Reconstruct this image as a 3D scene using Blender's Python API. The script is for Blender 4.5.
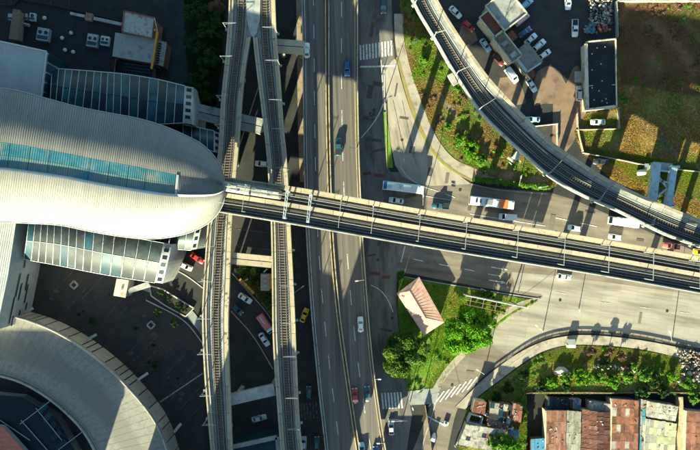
import bpy, math, random
import numpy as np
from mathutils import Vector, Matrix
random.seed(7); RNG = np.random.default_rng(7)
R = math.radians
scene = bpy.context.scene
for o in list(bpy.data.objects): bpy.data.objects.remove(o)
COL = scene.collection

# ------------------------------------------------------------------ camera, sky, sun, exposure
GS, CH = 0.3, 180.0                      # metres per photo pixel on the ground, camera height
cam_d = bpy.data.cameras.new('camera'); cam = bpy.data.objects.new('camera', cam_d); COL.objects.link(cam)
cam.location = (0, 0, CH); cam.rotation_euler = (0, 0, 0)
cam_d.sensor_width = 36; cam_d.lens = 36 * CH / (700 * GS); cam_d.clip_end = 5000; cam_d.clip_start = 1
scene.camera = cam
SUN_EL, SUN_AZ = 17.5, 18.0              # azimuth of the shadows: degrees from +Y towards +X
wd = bpy.data.worlds.new('World'); scene.world = wd; wd.use_nodes = True
nt = wd.node_tree; bg = nt.nodes['Background']
sky = nt.nodes.new('ShaderNodeTexSky'); sky.sky_type = 'NISHITA'; sky.sun_disc = False
sky.sun_elevation = R(SUN_EL); sky.sun_rotation = math.pi + R(SUN_AZ)
sky.altitude = 50; sky.air_density = 0.6; sky.dust_density = 0.6; sky.ozone_density = 1.0
nt.links.new(sky.outputs[0], bg.inputs[0]); bg.inputs[1].default_value = 0.075
sl = bpy.data.lights.new('sun', 'SUN'); sl.energy = 5.0; sl.angle = R(0.5); sl.color = (1.0, 0.87, 0.70)
so = bpy.data.objects.new('sun', sl); COL.objects.link(so)
sdir = Vector((math.sin(R(SUN_AZ)) * math.cos(R(SUN_EL)), math.cos(R(SUN_AZ)) * math.cos(R(SUN_EL)), -math.sin(R(SUN_EL))))
so.rotation_euler = sdir.to_track_quat('-Z', 'Y').to_euler(); so.location = (-100, -200, 150)
vs = scene.view_settings; vs.view_transform = 'Standard'; vs.look = 'None'; vs.gamma = 1; vs.use_curve_mapping = False
vs.exposure = 2.38
vs.use_white_balance = True; vs.white_balance_temperature = 6750; vs.white_balance_tint = -18

# ------------------------------------------------------------------ helpers
def P(x, y, z=0.0):
    f = GS * (CH - z) / CH
    return Vector(((x - 350) * f, (225 - y) * f, z))
ORG = {}
class MB:
    def __init__(s): s.v = []; s.f = []
    def add(s, vs_, fs_):
        n = len(s.v); s.v += [tuple(p) for p in vs_]; s.f += [tuple(i + n for i in f) for f in fs_]; return s
    def box(s, c, d, rz=0.0, tilt=None):
        cx, cy, cz = c; hx, hy, hz = d[0] / 2, d[1] / 2, d[2] / 2; co, si = math.cos(rz), math.sin(rz)
        vv = []
        for z in (-hz, hz):
            for x, y in ((-hx, -hy), (hx, -hy), (hx, hy), (-hx, hy)):
                vv.append((cx + x * co - y * si, cy + x * si + y * co, cz + z))
        return s.add(vv, [(0, 3, 2, 1), (4, 5, 6, 7), (0, 1, 5, 4), (1, 2, 6, 5), (2, 3, 7, 6), (3, 0, 4, 7)])
    def prism(s, pts, z0, z1):
        n = len(pts)
        a = sum(pts[i][0] * pts[(i + 1) % n][1] - pts[(i + 1) % n][0] * pts[i][1] for i in range(n))
        if a < 0: pts = pts[::-1]
        vv = [(p[0], p[1], z0) for p in pts] + [(p[0], p[1], z1) for p in pts]
        ff = [tuple(range(n - 1, -1, -1)), tuple(range(n, 2 * n))] + [(i, (i + 1) % n, n + (i + 1) % n, n + i) for i in range(n)]
        return s.add(vv, ff)
    def beam(s, a, b, w, h=None, up=(0, 0, 1)):
        h = h or w; a = Vector(a); b = Vector(b); d = (b - a).normalized(); u = Vector(up)
        if abs(d.dot(u)) > .99: u = Vector((1, 0, 0))
        x = d.cross(u).normalized(); y = x.cross(d).normalized(); vv = []
        for p in (a, b):
            for i, j in ((-1, -1), (1, -1), (1, 1), (-1, 1)): vv.append(p + x * i * w / 2 + y * j * h / 2)
        return s.add(vv, [(0, 3, 2, 1), (4, 5, 6, 7), (0, 1, 5, 4), (1, 2, 6, 5), (2, 3, 7, 6), (3, 0, 4, 7)])
    def tube(s, pts, r, n=8, cap=True):
        pts = [Vector(p) for p in pts]; rs = r if isinstance(r, (list, tuple)) else [r] * len(pts); b = len(s.v)
        for i, p in enumerate(pts):
            d = (pts[min(i + 1, len(pts) - 1)] - pts[max(i - 1, 0)]).normalized()
            u = Vector((0, 0, 1)) if abs(d.z) < .95 else Vector((1, 0, 0))
            x = d.cross(u).normalized(); y = x.cross(d)
            for k in range(n):
                t = 2 * math.pi * k / n; s.v.append(tuple(p + (x * math.cos(t) + y * math.sin(t)) * rs[i]))
        for i in range(len(pts) - 1):
            for k in range(n): s.f.append((b + i * n + k, b + i * n + (k + 1) % n, b + (i + 1) * n + (k + 1) % n, b + (i + 1) * n + k))
        if cap:
            s.f.append(tuple(b + k for k in range(n - 1, -1, -1))); e = b + (len(pts) - 1) * n; s.f.append(tuple(e + k for k in range(n)))
        return s
    def loft(s, rings, cap=True):
        n = len(rings[0]); b = len(s.v)
        for r in rings: s.v += [tuple(p) for p in r]
        for i in range(len(rings) - 1):
            for k in range(n): s.f.append((b + i * n + k, b + i * n + (k + 1) % n, b + (i + 1) * n + (k + 1) % n, b + (i + 1) * n + k))
        if cap:
            s.f.append(tuple(b + k for k in range(n - 1, -1, -1))); e = b + (len(rings) - 1) * n; s.f.append(tuple(e + k for k in range(n)))
        return s
    def grid(s, rows):
        n = len(rows[0]); b = len(s.v)
        for r in rows: s.v += [tuple(p) for p in r]
        for i in range(len(rows) - 1):
            for k in range(n - 1): s.f.append((b + i * n + k, b + i * n + k + 1, b + (i + 1) * n + k + 1, b + (i + 1) * n + k))
        return s
    def mesh(s, name, m, smooth=False, org=None):
        me = bpy.data.meshes.new(name)
        v = s.v if org is None else [(p[0] - org[0], p[1] - org[1], p[2] - org[2]) for p in s.v]
        me.from_pydata(v, [], s.f); me.update()
        if smooth: me.polygons.foreach_set('use_smooth', [True] * len(me.polygons))
        if m: me.materials.append(m)
        return me
    def build(s, name, m, parent=None, smooth=False, local=False):
        org = None if local else (ORG.get(parent.name) if parent else None)
        o = bpy.data.objects.new(name, s.mesh(name, m, smooth, org)); COL.objects.link(o)
        if parent:
            o.parent = parent; ORG[o.name] = ORG.get(parent.name, (0, 0, 0))
        else: ORG[o.name] = (0, 0, 0)
        return o
def tag(o, label, cat, group=None):
    o['label'] = label; o['category'] = cat
    if group: o['group'] = group
    return o
def thing(name, loc, label, cat, group=None, rz=0.0):
    o = bpy.data.objects.new(name, None); COL.objects.link(o); o.empty_display_size = .5
    o.location = loc; o.rotation_euler = (0, 0, rz); ORG[o.name] = tuple(loc)
    return tag(o, label, cat, group)
def struct(o, kind='structure'): o['kind'] = kind; return o
def copy_tree(o, parent=None):
    c = o.copy(); COL.objects.link(c); c.parent = parent; ORG[c.name] = ORG.get(o.name, (0, 0, 0))
    for ch in list(o.children): copy_tree(ch, c)
    return c
def catm(pts, n, arc=True):
    """Catmull-Rom through pts -> n+1 samples, even in arc length or in control index."""
    p = np.array(pts, float); q = np.vstack([2 * p[0] - p[1], p, 2 * p[-1] - p[-2]]); m = len(p) - 1
    def ev(u):
        i = np.minimum(np.floor(u).astype(int), m - 1); t = (u - i)[:, None]
        a, b, c, d = q[i], q[i + 1], q[i + 2], q[i + 3]
        return .5 * (2 * b + (c - a) * t + (2 * a - 5 * b + 4 * c - d) * t ** 2 + (3 * b - a - 3 * c + d) * t ** 3)
    u = np.linspace(0, m, 40 * m + 1)
    if not arc: return ev(np.linspace(0, m, n + 1))
    e = ev(u); L = np.r_[0, np.cumsum(np.linalg.norm(np.diff(e, axis=0), axis=1))]
    return ev(np.interp(np.linspace(0, L[-1], n + 1), L, u))
class Way:
    """A deck between two edge lines read off the photograph, lying at height z(t)."""
    def __init__(s, Lp, Rp, z, arc=True):
        s.n = 240; s.L = catm(Lp, s.n, arc); s.R = catm(Rp, s.n, arc)
        s.z = (lambda t: z) if not callable(z) else z
        s.len = sum((s.pt(i / 40, 'C', 0) - s.pt((i - 1) / 40, 'C', 0)).length for i in range(1, 41))
    def px(s, t, side):
        A = s.L if side == 'L' else s.R; u = min(max(t, 0), 1) * s.n; i = min(int(u), s.n - 1); f = u - i
        return A[i] * (1 - f) + A[i + 1] * f
    def pt(s, t, side, a, dz=0.0):
        z = s.z(t); l = P(*s.px(t, 'L'), z); r = P(*s.px(t, 'R'), z); d = (r - l).normalized()
        b = l if side == 'L' else r if side == 'R' else (l + r) / 2
        p = b + d * a; p.z = z + dz; return p
    def t_at(s, x=None, y=None):
        m = (s.L + s.R) / 2; k = np.argmin(abs(m[:, 0] - x)) if x is not None else np.argmin(abs(m[:, 1] - y)); return k / s.n
    def sweep(s, mb, prof, t0=0.0, t1=1.0, n=60):
        return mb.loft([[s.pt(t0 + (t1 - t0) * i / n, *q) for q in prof] for i in range(n + 1)])
def rect(side, a0, a1, z0, z1): return [(side, a0, z0), (side, a1, z0), (side, a1, z1), (side, a0, z1)]
def sheet(name, pts, z, m, kind='structure', th=None):
    w = [P(x, y, 0) for x, y in pts]
    mb = MB().prism([(p.x, p.y) for p in w], z - (th or .003), z); o = mb.build(name, m)
    return struct(o, kind)
def smooth_poly(pts, n=6):
    return [tuple(p) for p in catm(list(pts), n * (len(pts) - 1), False)]
def inside(poly, xy):
    x, y = xy[:, 0], xy[:, 1]; r = np.zeros(len(x), bool); n = len(poly)
    for i in range(n):
        x0, y0 = poly[i]; x1, y1 = poly[(i + 1) % n]
        if y0 == y1: continue
        c = ((y0 > y) != (y1 > y)) & (x < (x1 - x0) * (y - y0) / (y1 - y0) + x0); r ^= c
    return r
def scatter(poly, n):
    p = np.array(poly); lo, hi = p.min(0), p.max(0); out = []
    k = 0
    while k < n:
        q = RNG.uniform(lo, hi, (n * 2, 2)); q = q[inside(poly, q)]; out.append(q); k += len(q)
    return np.vstack(out)[:n]
def fast_mesh(name, verts, faces, m, parent=None):
    """verts (N,3) and faces (M,3|4) numpy arrays."""
    me = bpy.data.meshes.new(name); k = faces.shape[1]
    me.vertices.add(len(verts)); me.vertices.foreach_set('co', verts.astype(np.float32).ravel())
    me.loops.add(faces.size); me.loops.foreach_set('vertex_index', faces.astype(np.int32).ravel())
    me.polygons.add(len(faces)); me.polygons.foreach_set('loop_start', np.arange(0, faces.size, k, dtype=np.int32))
    me.polygons.foreach_set('loop_total', np.full(len(faces), k, np.int32)); me.update(); me.validate()
    me.materials.append(m); o = bpy.data.objects.new(name, me); COL.objects.link(o)
    if parent: o.parent = parent
    ORG[o.name] = (0, 0, 0); return o

# ------------------------------------------------------------------ materials
MATS = {}
def mat(name, c1, c2=None, scale=.5, c3=None, scale3=.08, thr=(.52, .66), rough=.9, metal=0.0, bump=0.0, bscale=8.0,
        stretch=(1, 1, 1), rz=0.0, spec=.3, coords='pos', trans=0.0, alpha=1.0, fine=0.0, joints=None, rand=0.0, band=None):
    if name in MATS: return MATS[name]
    m = bpy.data.materials.new(name); m.use_nodes = True; t = m.node_tree; N = t.nodes.new; K = t.links.new
    b = t.nodes['Principled BSDF']; b.inputs['Roughness'].default_value = rough; b.inputs['Metallic'].default_value = metal
    b.inputs['Specular IOR Level'].default_value = spec
    MATS[name] = m
    if c2 is None and c3 is None and not bump and not fine and not joints: b.inputs['Base Color'].default_value = (*c1, 1); col = None
    if True:
        if coords == 'pos': src = N('ShaderNodeNewGeometry').outputs['Position']
        else: src = N('ShaderNodeTexCoord').outputs['Object']
        mp = N('ShaderNodeMapping'); mp.inputs['Rotation'].default_value = (0, 0, -rz); K(src, mp.inputs[0])
        mp2 = N('ShaderNodeMapping'); mp2.inputs['Scale'].default_value = stretch; K(mp.outputs[0], mp2.inputs[0]); vec = mp2.outputs[0]
    col = None
    def noise(sc, v=vec, det=6.0, ro=.62):
        n = N('ShaderNodeTexNoise'); n.inputs['Scale'].default_value = sc; n.inputs['Detail'].default_value = det
        n.inputs['Roughness'].default_value = ro; K(v, n.inputs['Vector']); return n.outputs['Fac']
    def ramp(f, a, z):
        r = N('ShaderNodeMapRange'); r.inputs[1].default_value = a; r.inputs[2].default_value = z; r.clamp = True; K(f, r.inputs[0]); return r.outputs[0]
    def mix(f, a, bb, mode='MIX'):
        x = N('ShaderNodeMix'); x.data_type = 'RGBA'; x.blend_type = mode
        if isinstance(f, float): x.inputs[0].default_value = f
        else: K(f, x.inputs[0])
        for i, q in ((6, a), (7, bb)):
            if isinstance(q, tuple): x.inputs[i].default_value = (*q, 1)
            else: K(q, x.inputs[i])
        return x.outputs[2]
    col = c1
    if c2 is not None: col = mix(ramp(noise(scale), .36, .64), c1, c2)
    if c3 is not None: col = mix(ramp(noise(scale3, src if stretch == (1, 1, 1) else vec), *thr), col, c3)
    if joints:                                 # slab joints: (spacing_x, spacing_y, rotation, width, darkening)
        sx, sy, jr, jw, jd = joints
        mj = N('ShaderNodeMapping'); mj.inputs['Rotation'].default_value = (0, 0, -jr); K(src, mj.inputs[0])
        br = N('ShaderNodeTexBrick'); br.offset = 0.0; br.inputs['Scale'].default_value = 1.0
        br.inputs['Brick Width'].default_value = sx; br.inputs['Row Height'].default_value = sy; br.inputs['Mortar Size'].default_value = jw
        br.inputs['Mortar Smooth'].default_value = .3
        br.inputs['Color1'].default_value = (1, 1, 1, 1); br.inputs['Color2'].default_value = (.86, .86, .86, 1); br.inputs['Mortar'].default_value = (jd, jd, jd, 1)
        K(mj.outputs[0], br.inputs['Vector']); col = mix(1.0, col, br.outputs['Color'], 'MULTIPLY')
    if band:                                   # tyre-worn band along an arc: (centre x, y, radius, half width, colour)
        bx_, by_, br_, bw_, bc_ = band
        sx_ = N('ShaderNodeSeparateXYZ'); K(src, sx_.inputs[0]); cx_ = N('ShaderNodeCombineXYZ'); K(sx_.outputs[0], cx_.inputs[0]); K(sx_.outputs[1], cx_.inputs[1])
        ds = N('ShaderNodeVectorMath'); ds.operation = 'DISTANCE'; ds.inputs[1].default_value = (bx_, by_, 0); K(cx_.outputs[0], ds.inputs[0])
        nz = N('ShaderNodeMath'); nz.operation = 'MULTIPLY_ADD'; nz.inputs[1].default_value = 7.0; K(noise(.35, src), nz.inputs[0]); K(ds.outputs['Value'], nz.inputs[2])
        sb_ = N('ShaderNodeMath'); sb_.operation = 'SUBTRACT'; sb_.inputs[1].default_value = br_ + 3.5; K(nz.outputs[0], sb_.inputs[0])
        ab_ = N('ShaderNodeMath'); ab_.operation = 'ABSOLUTE'; K(sb_.outputs[0], ab_.inputs[0])
        mr_ = N('ShaderNodeMapRange'); mr_.inputs[1].default_value = bw_; mr_.inputs[2].default_value = bw_ * .55; mr_.inputs[3].default_value = 0; mr_.inputs[4].default_value = .85; K(ab_.outputs[0], mr_.inputs[0]); col = mix(mr_.outputs[0], col, bc_)
    if rand:
        oi = N('ShaderNodeObjectInfo'); rr = N('ShaderNodeMapRange'); rr.inputs[3].default_value = 1 - rand; rr.inputs[4].default_value = 1 + rand; K(oi.outputs['Random'], rr.inputs[0]); rc = N('ShaderNodeCombineColor')
        for i in range(3): K(rr.outputs[0], rc.inputs[i])
        col = mix(1.0, col, rc.outputs[0], 'MULTIPLY')
    if fine:
        g = ramp(noise(14.0, src, 3.0), .3, .7); gg = N('ShaderNodeMapRange'); gg.inputs[3].default_value = 1 - fine; gg.inputs[4].default_value = 1 + fine
        K(g, gg.inputs[0]); cc = N('ShaderNodeCombineColor')
        for i in range(3): K(gg.outputs[0], cc.inputs[i])
        col = mix(1.0, col, cc.outputs[0], 'MULTIPLY')
    if isinstance(col, tuple): b.inputs['Base Color'].default_value = (*col, 1)
    else: K(col, b.inputs['Base Color'])
    if bump:
        bp = N('ShaderNodeBump'); bp.inputs['Strength'].default_value = bump; bp.inputs['Distance'].default_value = .1
        K(noise(bscale, src), bp.inputs['Height']); K(bp.outputs[0], b.inputs['Normal'])
    if trans:
        tr = N('ShaderNodeBsdfTranslucent'); ms = N('ShaderNodeMixShader'); ms.inputs[0].default_value = trans
        if isinstance(col, tuple): tr.inputs[0].default_value = (*col, 1)
        else: K(col, tr.inputs[0])
        K(b.outputs[0], ms.inputs[1]); K(tr.outputs[0], ms.inputs[2]); K(ms.outputs[0], t.nodes['Material Output'].inputs[0])
    return m
RD = R(-9)     # run of the east-west road
M = dict(
 ground=mat('dark_ground', (.020, .021, .020), (.036, .033, .030), .25, c3=(.015, .018, .013), scale3=.06, bump=.3, fine=.3),
 asphalt=mat('asphalt', (.026, .026, .027), (.042, .039, .037), .3, c3=(.050, .039, .035), scale3=.07, thr=(.50, .64), fine=.35, bump=.15, bscale=14),
 asphalt_blue=mat('cool_asphalt', (.024, .028, .031), (.034, .038, .040), .3, c3=(.017, .019, .021), scale3=.1, fine=.25),
 road=mat('worn_tan_road', (.155, .122, .095), (.220, .180, .142), .22, c3=(.105, .083, .066), scale3=.12, thr=(.5, .7), stretch=(.35, 2.2, 1), rz=RD, fine=.14, rough=.85, bump=.1, bscale=10, joints=(5.2, 3.6, RD, .035, .76)),
 slip=mat('pale_concrete_road', (.30, .25, .20), (.37, .315, .255), .3, c3=(.20, .165, .13), scale3=.2, stretch=(2.2, .35, 1), rz=R(14), fine=.1, rough=.8, joints=(3.8, 5.0, R(14), .03, .8)),
 pale_road=mat('pale_concrete_carriageway', (.255, .222, .182), (.335, .298, .248), .22, c3=(.165, .142, .115), scale3=.12, thr=(.48, .68), stretch=(.3, 2.4, 1), rz=RD, fine=.14, rough=.85, joints=(5.2, 3.6, RD, .04, .72)),
 frontage=mat('grey_road', (.125, .112, .100), (.175, .155, .138), .25, c3=(.080, .073, .068), scale3=.15, thr=(.48, .62), stretch=(2.0, .45, 1), rz=R(3), fine=.15),
 hwy=mat('highway_asphalt', (.105, .088, .074), (.160, .135, .113), .30, c3=(.072, .061, .052), scale3=.35, thr=(.45, .65), stretch=(2.6, .05, 1), rz=R(2), fine=.14, rough=.8),
 concrete=mat('cream_concrete', (.31, .25, .175), (.40, .33, .24), .5, c3=(.18, .14, .095), scale3=.5, thr=(.55, .72), fine=.15, bump=.1, rand=0.14),
 concrete_grey=mat('grey_concrete', (.24, .235, .22), (.33, .32, .30), .5, c3=(.14, .135, .125), scale3=.4, thr=(.52, .7), fine=.15, bump=.1, rand=0.12),
 concrete_lt=mat('pale_concrete', (.32, .29, .25), (.40, .37, .325), .6, c3=(.20, .175, .145), scale3=.5, thr=(.54, .70), fine=.14, rand=0.12),
 yellow_conc=mat('yellowed_concrete', (.33, .265, .165), (.42, .345, .225), .7, c3=(.19, .145, .09), scale3=.8, thr=(.52, .7), fine=.2, rand=0.12),
 dirt=mat('median_dirt', (.10, .065, .038), (.15, .10, .06), 1.2, fine=.3, bump=.4),
 ballast=mat('dark_trackbed', (.045, .044, .043), (.075, .070, .066), 1.2, c3=(.095, .070, .052), scale3=.5, thr=(.52, .68), fine=.35, bump=.4, bscale=14),
 ballast_brown=mat('rusty_trackbed', (.088, .066, .050), (.14, .105, .078), 1.0, c3=(.055, .046, .039), scale3=.6, fine=.35, bump=.4, bscale=14),
 rail=mat('worn_rail', (.20, .165, .135), (.27, .235, .20), 2.0, rough=.45, metal=.3),
 sleeper=mat('grey_brown_sleeper', (.080, .066, .054), (.115, .096, .078), 3.0),
 steel_white=mat('white_painted_steel', (.24, .245, .24), (.30, .30, .29), 2.0, rough=.5),
 steel_blue=mat('pale_blue_painted_steel', (.34, .40, .42), (.42, .48, .50), .7, c3=(.25, .28, .29), scale3=.8, rough=.6),
 steel_dark=mat('dark_steel', (.04, .042, .045), rough=.5, metal=.4),
 steel_grey=mat('galvanised_steel', (.28, .29, .30), (.36, .37, .37), 2., rough=.45, metal=.5),
 paint=mat('road_paint_white', (.52, .50, .47), (.66, .64, .60), 2.0, c3=(.22, .20, .18), scale3=1.6, thr=(.52, .66), fine=.2),
 paint_faint=mat('worn_road_paint', (.42, .38, .33), (.50, .46, .40), 2.0, c3=(.28, .24, .19), scale3=1.2, thr=(.46, .6), fine=.2),
 patch_dark=mat('dark_repair_patch', (.060, .052, .046), (.085, .072, .062), 1.0, fine=.25), patch_mid=mat('mid_repair_patch', (.12, .10, .082), (.15, .125, .10), 1.0, fine=.2),
 paint_old=mat('faded_road_paint', (.085, .083, .08), (.125, .12, .115), 1.5, c3=(.03, .03, .03), scale3=.9, thr=(.44, .58), fine=.3),
 red_paint=mat('red_road_patch', (.12, .035, .025), (.17, .055, .04), 1., c3=(.08, .04, .033), scale3=1., fine=.25),
 roof_metal=mat('pale_metal_roof', (.175, .167, .153), (.21, .20, .183), .25, c3=(.135, .128, .116), scale3=.5, thr=(.48, .78), rough=.5, metal=.0, spec=.35, fine=.1, stretch=(1.6, .07, 1), rz=R(-9)),
 seam_metal=mat('weathered_seam', (.105, .10, .09), (.14, .133, .12), .6, rough=.6, fine=.1),
 roof_white=mat('white_metal_roof', (.34, .34, .33), (.40, .40, .385), .3, rough=.5),
 skylight=mat('blue_polycarbonate', (.035, .15, .20), (.08, .22, .26), .35, c3=(.22, .25, .21), scale3=.14, thr=(.50, .66), rough=.35, spec=.4, fine=.05, rand=0.08),
 skylight_pale=mat('pale_polycarbonate', (.115, .20, .20), (.20, .235, .205), .3, c3=(.07, .17, .20), scale3=.16, thr=(.5, .66), rough=.4, spec=.3, fine=.05),
 glass_blue=mat('blue_glass', (.006, .032, .045), (.012, .048, .062), .25, rough=.35, spec=.2, c3=(.004, .014, .022), scale3=.16, rand=0.45),
 glass_deep=mat('deep_blue_glass', (.003, .009, .016), (.005, .014, .024), .4, rough=.35, spec=.2),
 glass_grey=mat('grey_translucent_glass', (.016, .023, .026), (.038, .045, .046), .3, rough=.4, spec=.2, c3=(.020, .020, .018), scale3=.2, rand=.45),
 glass_sky=mat('steel_blue_glass', (.008, .028, .040), (.018, .048, .062), .35, rough=.35, spec=.25, rand=0.35),
 frame_white=mat('white_frame', (.36, .37, .36), (.43, .43, .42), 1., rough=.5),
 wall_grey=mat('grey_panel_wall', (.26, .265, .255), (.32, .32, .305), .5, rough=.7, fine=.06),
 wall_beige=mat('beige_wall_panel', (.28, .255, .22), (.36, .33, .285), .7, rough=.8, fine=.1, rand=0.16),
 wall_cream=mat('cream_plaster', (.46, .40, .30), (.56, .49, .38), .7, c3=(.26, .21, .15), scale3=.6, fine=.1),
 black=mat('black_void', (.008, .008, .009)),
 roof_black=mat('black_membrane_roof', (.010, .011, .013), (.018, .018, .02), .6, rough=.8, fine=.2),
 roof_grey=mat('grey_flat_roof', (.22, .22, .205), (.30, .295, .275), .4, c3=(.15, .15, .14), scale3=.4, fine=.1),
 roof_pink=mat('salmon_tile_roof', (.52, .30, .225), (.60, .37, .285), .8, c3=(.42, .235, .175), scale3=.5, fine=.14, rough=.85),
 salmon=mat('salmon_metal_roof', (.50, .13, .085), (.58, .18, .12), .6, rough=.6),
 rust=mat('rusted_sheet', (.125, .047, .029), (.185, .075, .047), 1.2, c3=(.07, .033, .024), scale3=.7, thr=(.48, .64), rough=.8, fine=.25, rand=.4),
 rust_red=mat('red_brown_sheet', (.155, .060, .042), (.205, .086, .062), 1., c3=(.09, .042, .032), scale3=.7, rough=.75, fine=.2, rand=.3),
 sheet_pink=mat('pink_brown_sheet', (.205, .105, .080), (.255, .138, .108), .8, c3=(.135, .068, .052), scale3=.6, rough=.75, fine=.2, rand=.2),
 sheet_grey=mat('weathered_zinc_sheet', (.20, .19, .165), (.27, .255, .225), 1., c3=(.13, .10, .08), scale3=.8, thr=(.55, .7), rough=.6, metal=.1, fine=.2, rand=0.28),
 sheet_white=mat('bleached_sheet', (.235, .225, .20), (.30, .288, .262), 1., c3=(.17, .105, .075), scale3=.9, thr=(.52, .66), rough=.6, fine=.2, rand=.25),
 sheet_green=mat('mossy_pale_sheet', (.27, .27, .165), (.35, .34, .225), .8, c3=(.20, .21, .10), scale3=.5, rough=.8, fine=.25, rand=0.25),
 tarp_blue=mat('blue_tarpaulin', (.05, .16, .28), (.08, .22, .36), 1., rough=.5),
 timber=mat('weathered_timber', (.13, .085, .055), (.19, .13, .09), 2., fine=.2),
 sidewalk=mat('pavement_slabs', (.30, .25, .20), (.36, .305, .245), .5, c3=(.20, .16, .12), scale3=.35, fine=.12, joints=(1.5, 1.5, R(12), .03, .75)),
 sidewalk_grey=mat('grey_pavement', (.19, .195, .19), (.25, .25, .24), .5, c3=(.13, .13, .125), scale3=.3, fine=.1),
 path=mat('trodden_path', (.22, .155, .10), (.29, .215, .15), .8, c3=(.16, .105, .07), scale3=.5, fine=.2, bump=.2),
 brown_yard=mat('brown_gravel_yard', (.155, .098, .066), (.215, .145, .10), .5, c3=(.10, .066, .048), scale3=.25, fine=.25, bump=.3),
 field=mat('dry_field_soil', (.21, .145, .068), (.275, .20, .078), .35, c3=(.165, .215, .040), scale3=.10, thr=(.46, .58), fine=.35, bump=.3),
 field_gold=mat('golden_field_soil', (.255, .150, .062), (.315, .205, .068), .35, c3=(.165, .195, .042), scale3=.11, thr=(.53, .64), fine=.4, bump=.3),
 field_shaded=mat('shaded_brown_field_soil', (.185, .095, .062), (.225, .13, .07), .4, c3=(.125, .12, .042), scale3=.09, thr=(.54, .66), fine=.4, bump=.4),
 lawn=mat('lawn', (.10, .205, .02), (.165, .265, .028), .5, c3=(.21, .225, .045), scale3=.18, thr=(.5, .68), fine=.3, bump=.3),
 verge=mat('verge_soil', (.175, .175, .045), (.24, .205, .055), .5, c3=(.235, .15, .07), scale3=.2, thr=(.48, .62), fine=.3, bump=.3),
 grass_dry=mat('dry_grass_blades', (.26, .175, .065), (.35, .26, .07), .30, c3=(.185, .290, .030), scale3=.10, thr=(.45, .57), trans=.35, spec=.08),
 grass_gold=mat('golden_grass_blades', (.29, .175, .060), (.37, .25, .060), .30, c3=(.185, .25, .035), scale3=.09, thr=(.48, .6), trans=.35, spec=.08),
 grass_brown=mat('shaded_brown_grass_blades', (.25, .128, .085), (.285, .17, .088), .35, c3=(.15, .16, .048), scale3=.09, thr=(.53, .65), trans=.25, spec=.08),
 grass_lush=mat('lush_grass_blades', (.135, .245, .022), (.205, .305, .028), .5, c3=(.27, .255, .05), scale3=.18, thr=(.46, .62), trans=.35, spec=.08),
 grass_shade=mat('shaded_grass_blades', (.022, .050, .012), (.035, .070, .014), .5, trans=.2, spec=.08),  # far darker copy of the green grass, shade put into its colour
 leaf_bright=mat('bright_leaves', (.070, .195, .010), (.145, .275, .014), .6, c3=(.032, .11, .008), scale3=.3, thr=(.46, .62), rough=.7, trans=.3, spec=.08),
 leaf_olive=mat('deep_green_leaves', (.045, .095, .012), (.110, .155, .016), .3, c3=(.026, .062, .010), scale3=.2, thr=(.44, .6), rough=.7, trans=.2, spec=.08),
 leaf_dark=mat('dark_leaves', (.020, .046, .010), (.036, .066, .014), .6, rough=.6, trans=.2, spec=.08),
 leaf_mid=mat('mid_green_leaves', (.080, .185, .020), (.135, .245, .026), .7, c3=(.045, .115, .016), scale3=.4, rough=.6, trans=.3, spec=.08),
 leaf_dead=mat('brown_dry_leaves', (.11, .065, .04), (.16, .10, .06), .9, rough=.8, trans=.15, spec=.08),
 bark=mat('bark', (.075, .055, .040), (.11, .085, .065), 3., fine=.2),
 rubber=mat('tyre_rubber', (.012, .012, .012), rough=.9), rim=mat('wheel_rim', (.35, .35, .36), rough=.35, metal=.8),
 car_glass=mat('car_glass', (.006, .009, .011), rough=.08, spec=.6), lamp_clear=mat('headlamp', (.6, .62, .62), rough=.15),
 lamp_red=mat('tail_lamp', (.35, .01, .008), rough=.2), plastic=mat('black_plastic', (.02, .02, .021), rough=.6),
)
def carpaint(name, c):
    m = mat('paint_' + name, c, rough=.28, spec=.5)
    m.node_tree.nodes['Principled BSDF'].inputs['Coat Weight'].default_value = .5
    return m
PAINT = dict(white=carpaint('white', (.62, .63, .63)), silver=carpaint('silver', (.40, .42, .43)), red=carpaint('red', (.36, .025, .025)),
             teal=carpaint('teal', (.025, .075, .095)), blue=carpaint('blue', (.02, .07, .20)), yellow=carpaint('yellow', (.70, .46, .01)),
             darkred=carpaint('dark_red', (.12, .018, .022)), dark=carpaint('charcoal', (.03, .034, .04)), pink=carpaint('pale_rose', (.50, .36, .34)),
             skyb=carpaint('light_blue', (.30, .46, .55)), orange=carpaint('orange', (.65, .17, .04)), salmon=carpaint('salmon', (.48, .13, .11)))
# ------------------------------------------------------------------ ground, roads, pavements, fields
hx0, hx1, hy1, hy0 = P(526, 0).x, 200.0, P(0, 394).y, P(0, 620).y; SUNK = -3.2       # the settlement lies in a hollow below the verge
gm = MB()
for (x0, y0, x1, y1) in ((-900, -900, hx0, 900), (hx1, -900, 900, 900), (hx0, hy1, hx1, 900), (hx0, -900, hx1, hy0)): gm.add([(x0, y0, 0), (x1, y0, 0), (x1, y1, 0), (x0, y1, 0)], [(0, 1, 2, 3)])
gm.add([(hx0, hy0, SUNK), (hx1, hy0, SUNK), (hx1, hy1, SUNK), (hx0, hy1, SUNK)], [(0, 1, 2, 3)])
gm.add([(hx0, hy1, 0), (hx1, hy1, 0), (hx1, hy1, SUNK), (hx0, hy1, SUNK), (hx0, hy0, 0), (hx0, hy0, SUNK), (hx1, hy0, 0), (hx1, hy0, SUNK)], [(0, 1, 2, 3), (0, 3, 5, 4), (4, 5, 7, 6), (1, 6, 7, 2)])
struct(gm.build('ground', M['ground']))
car_park_west = sheet('car_park', [(-40, 240), (150, 240), (204, 345), (206, 470), (-40, 470)], .03, M['asphalt'])
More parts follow.
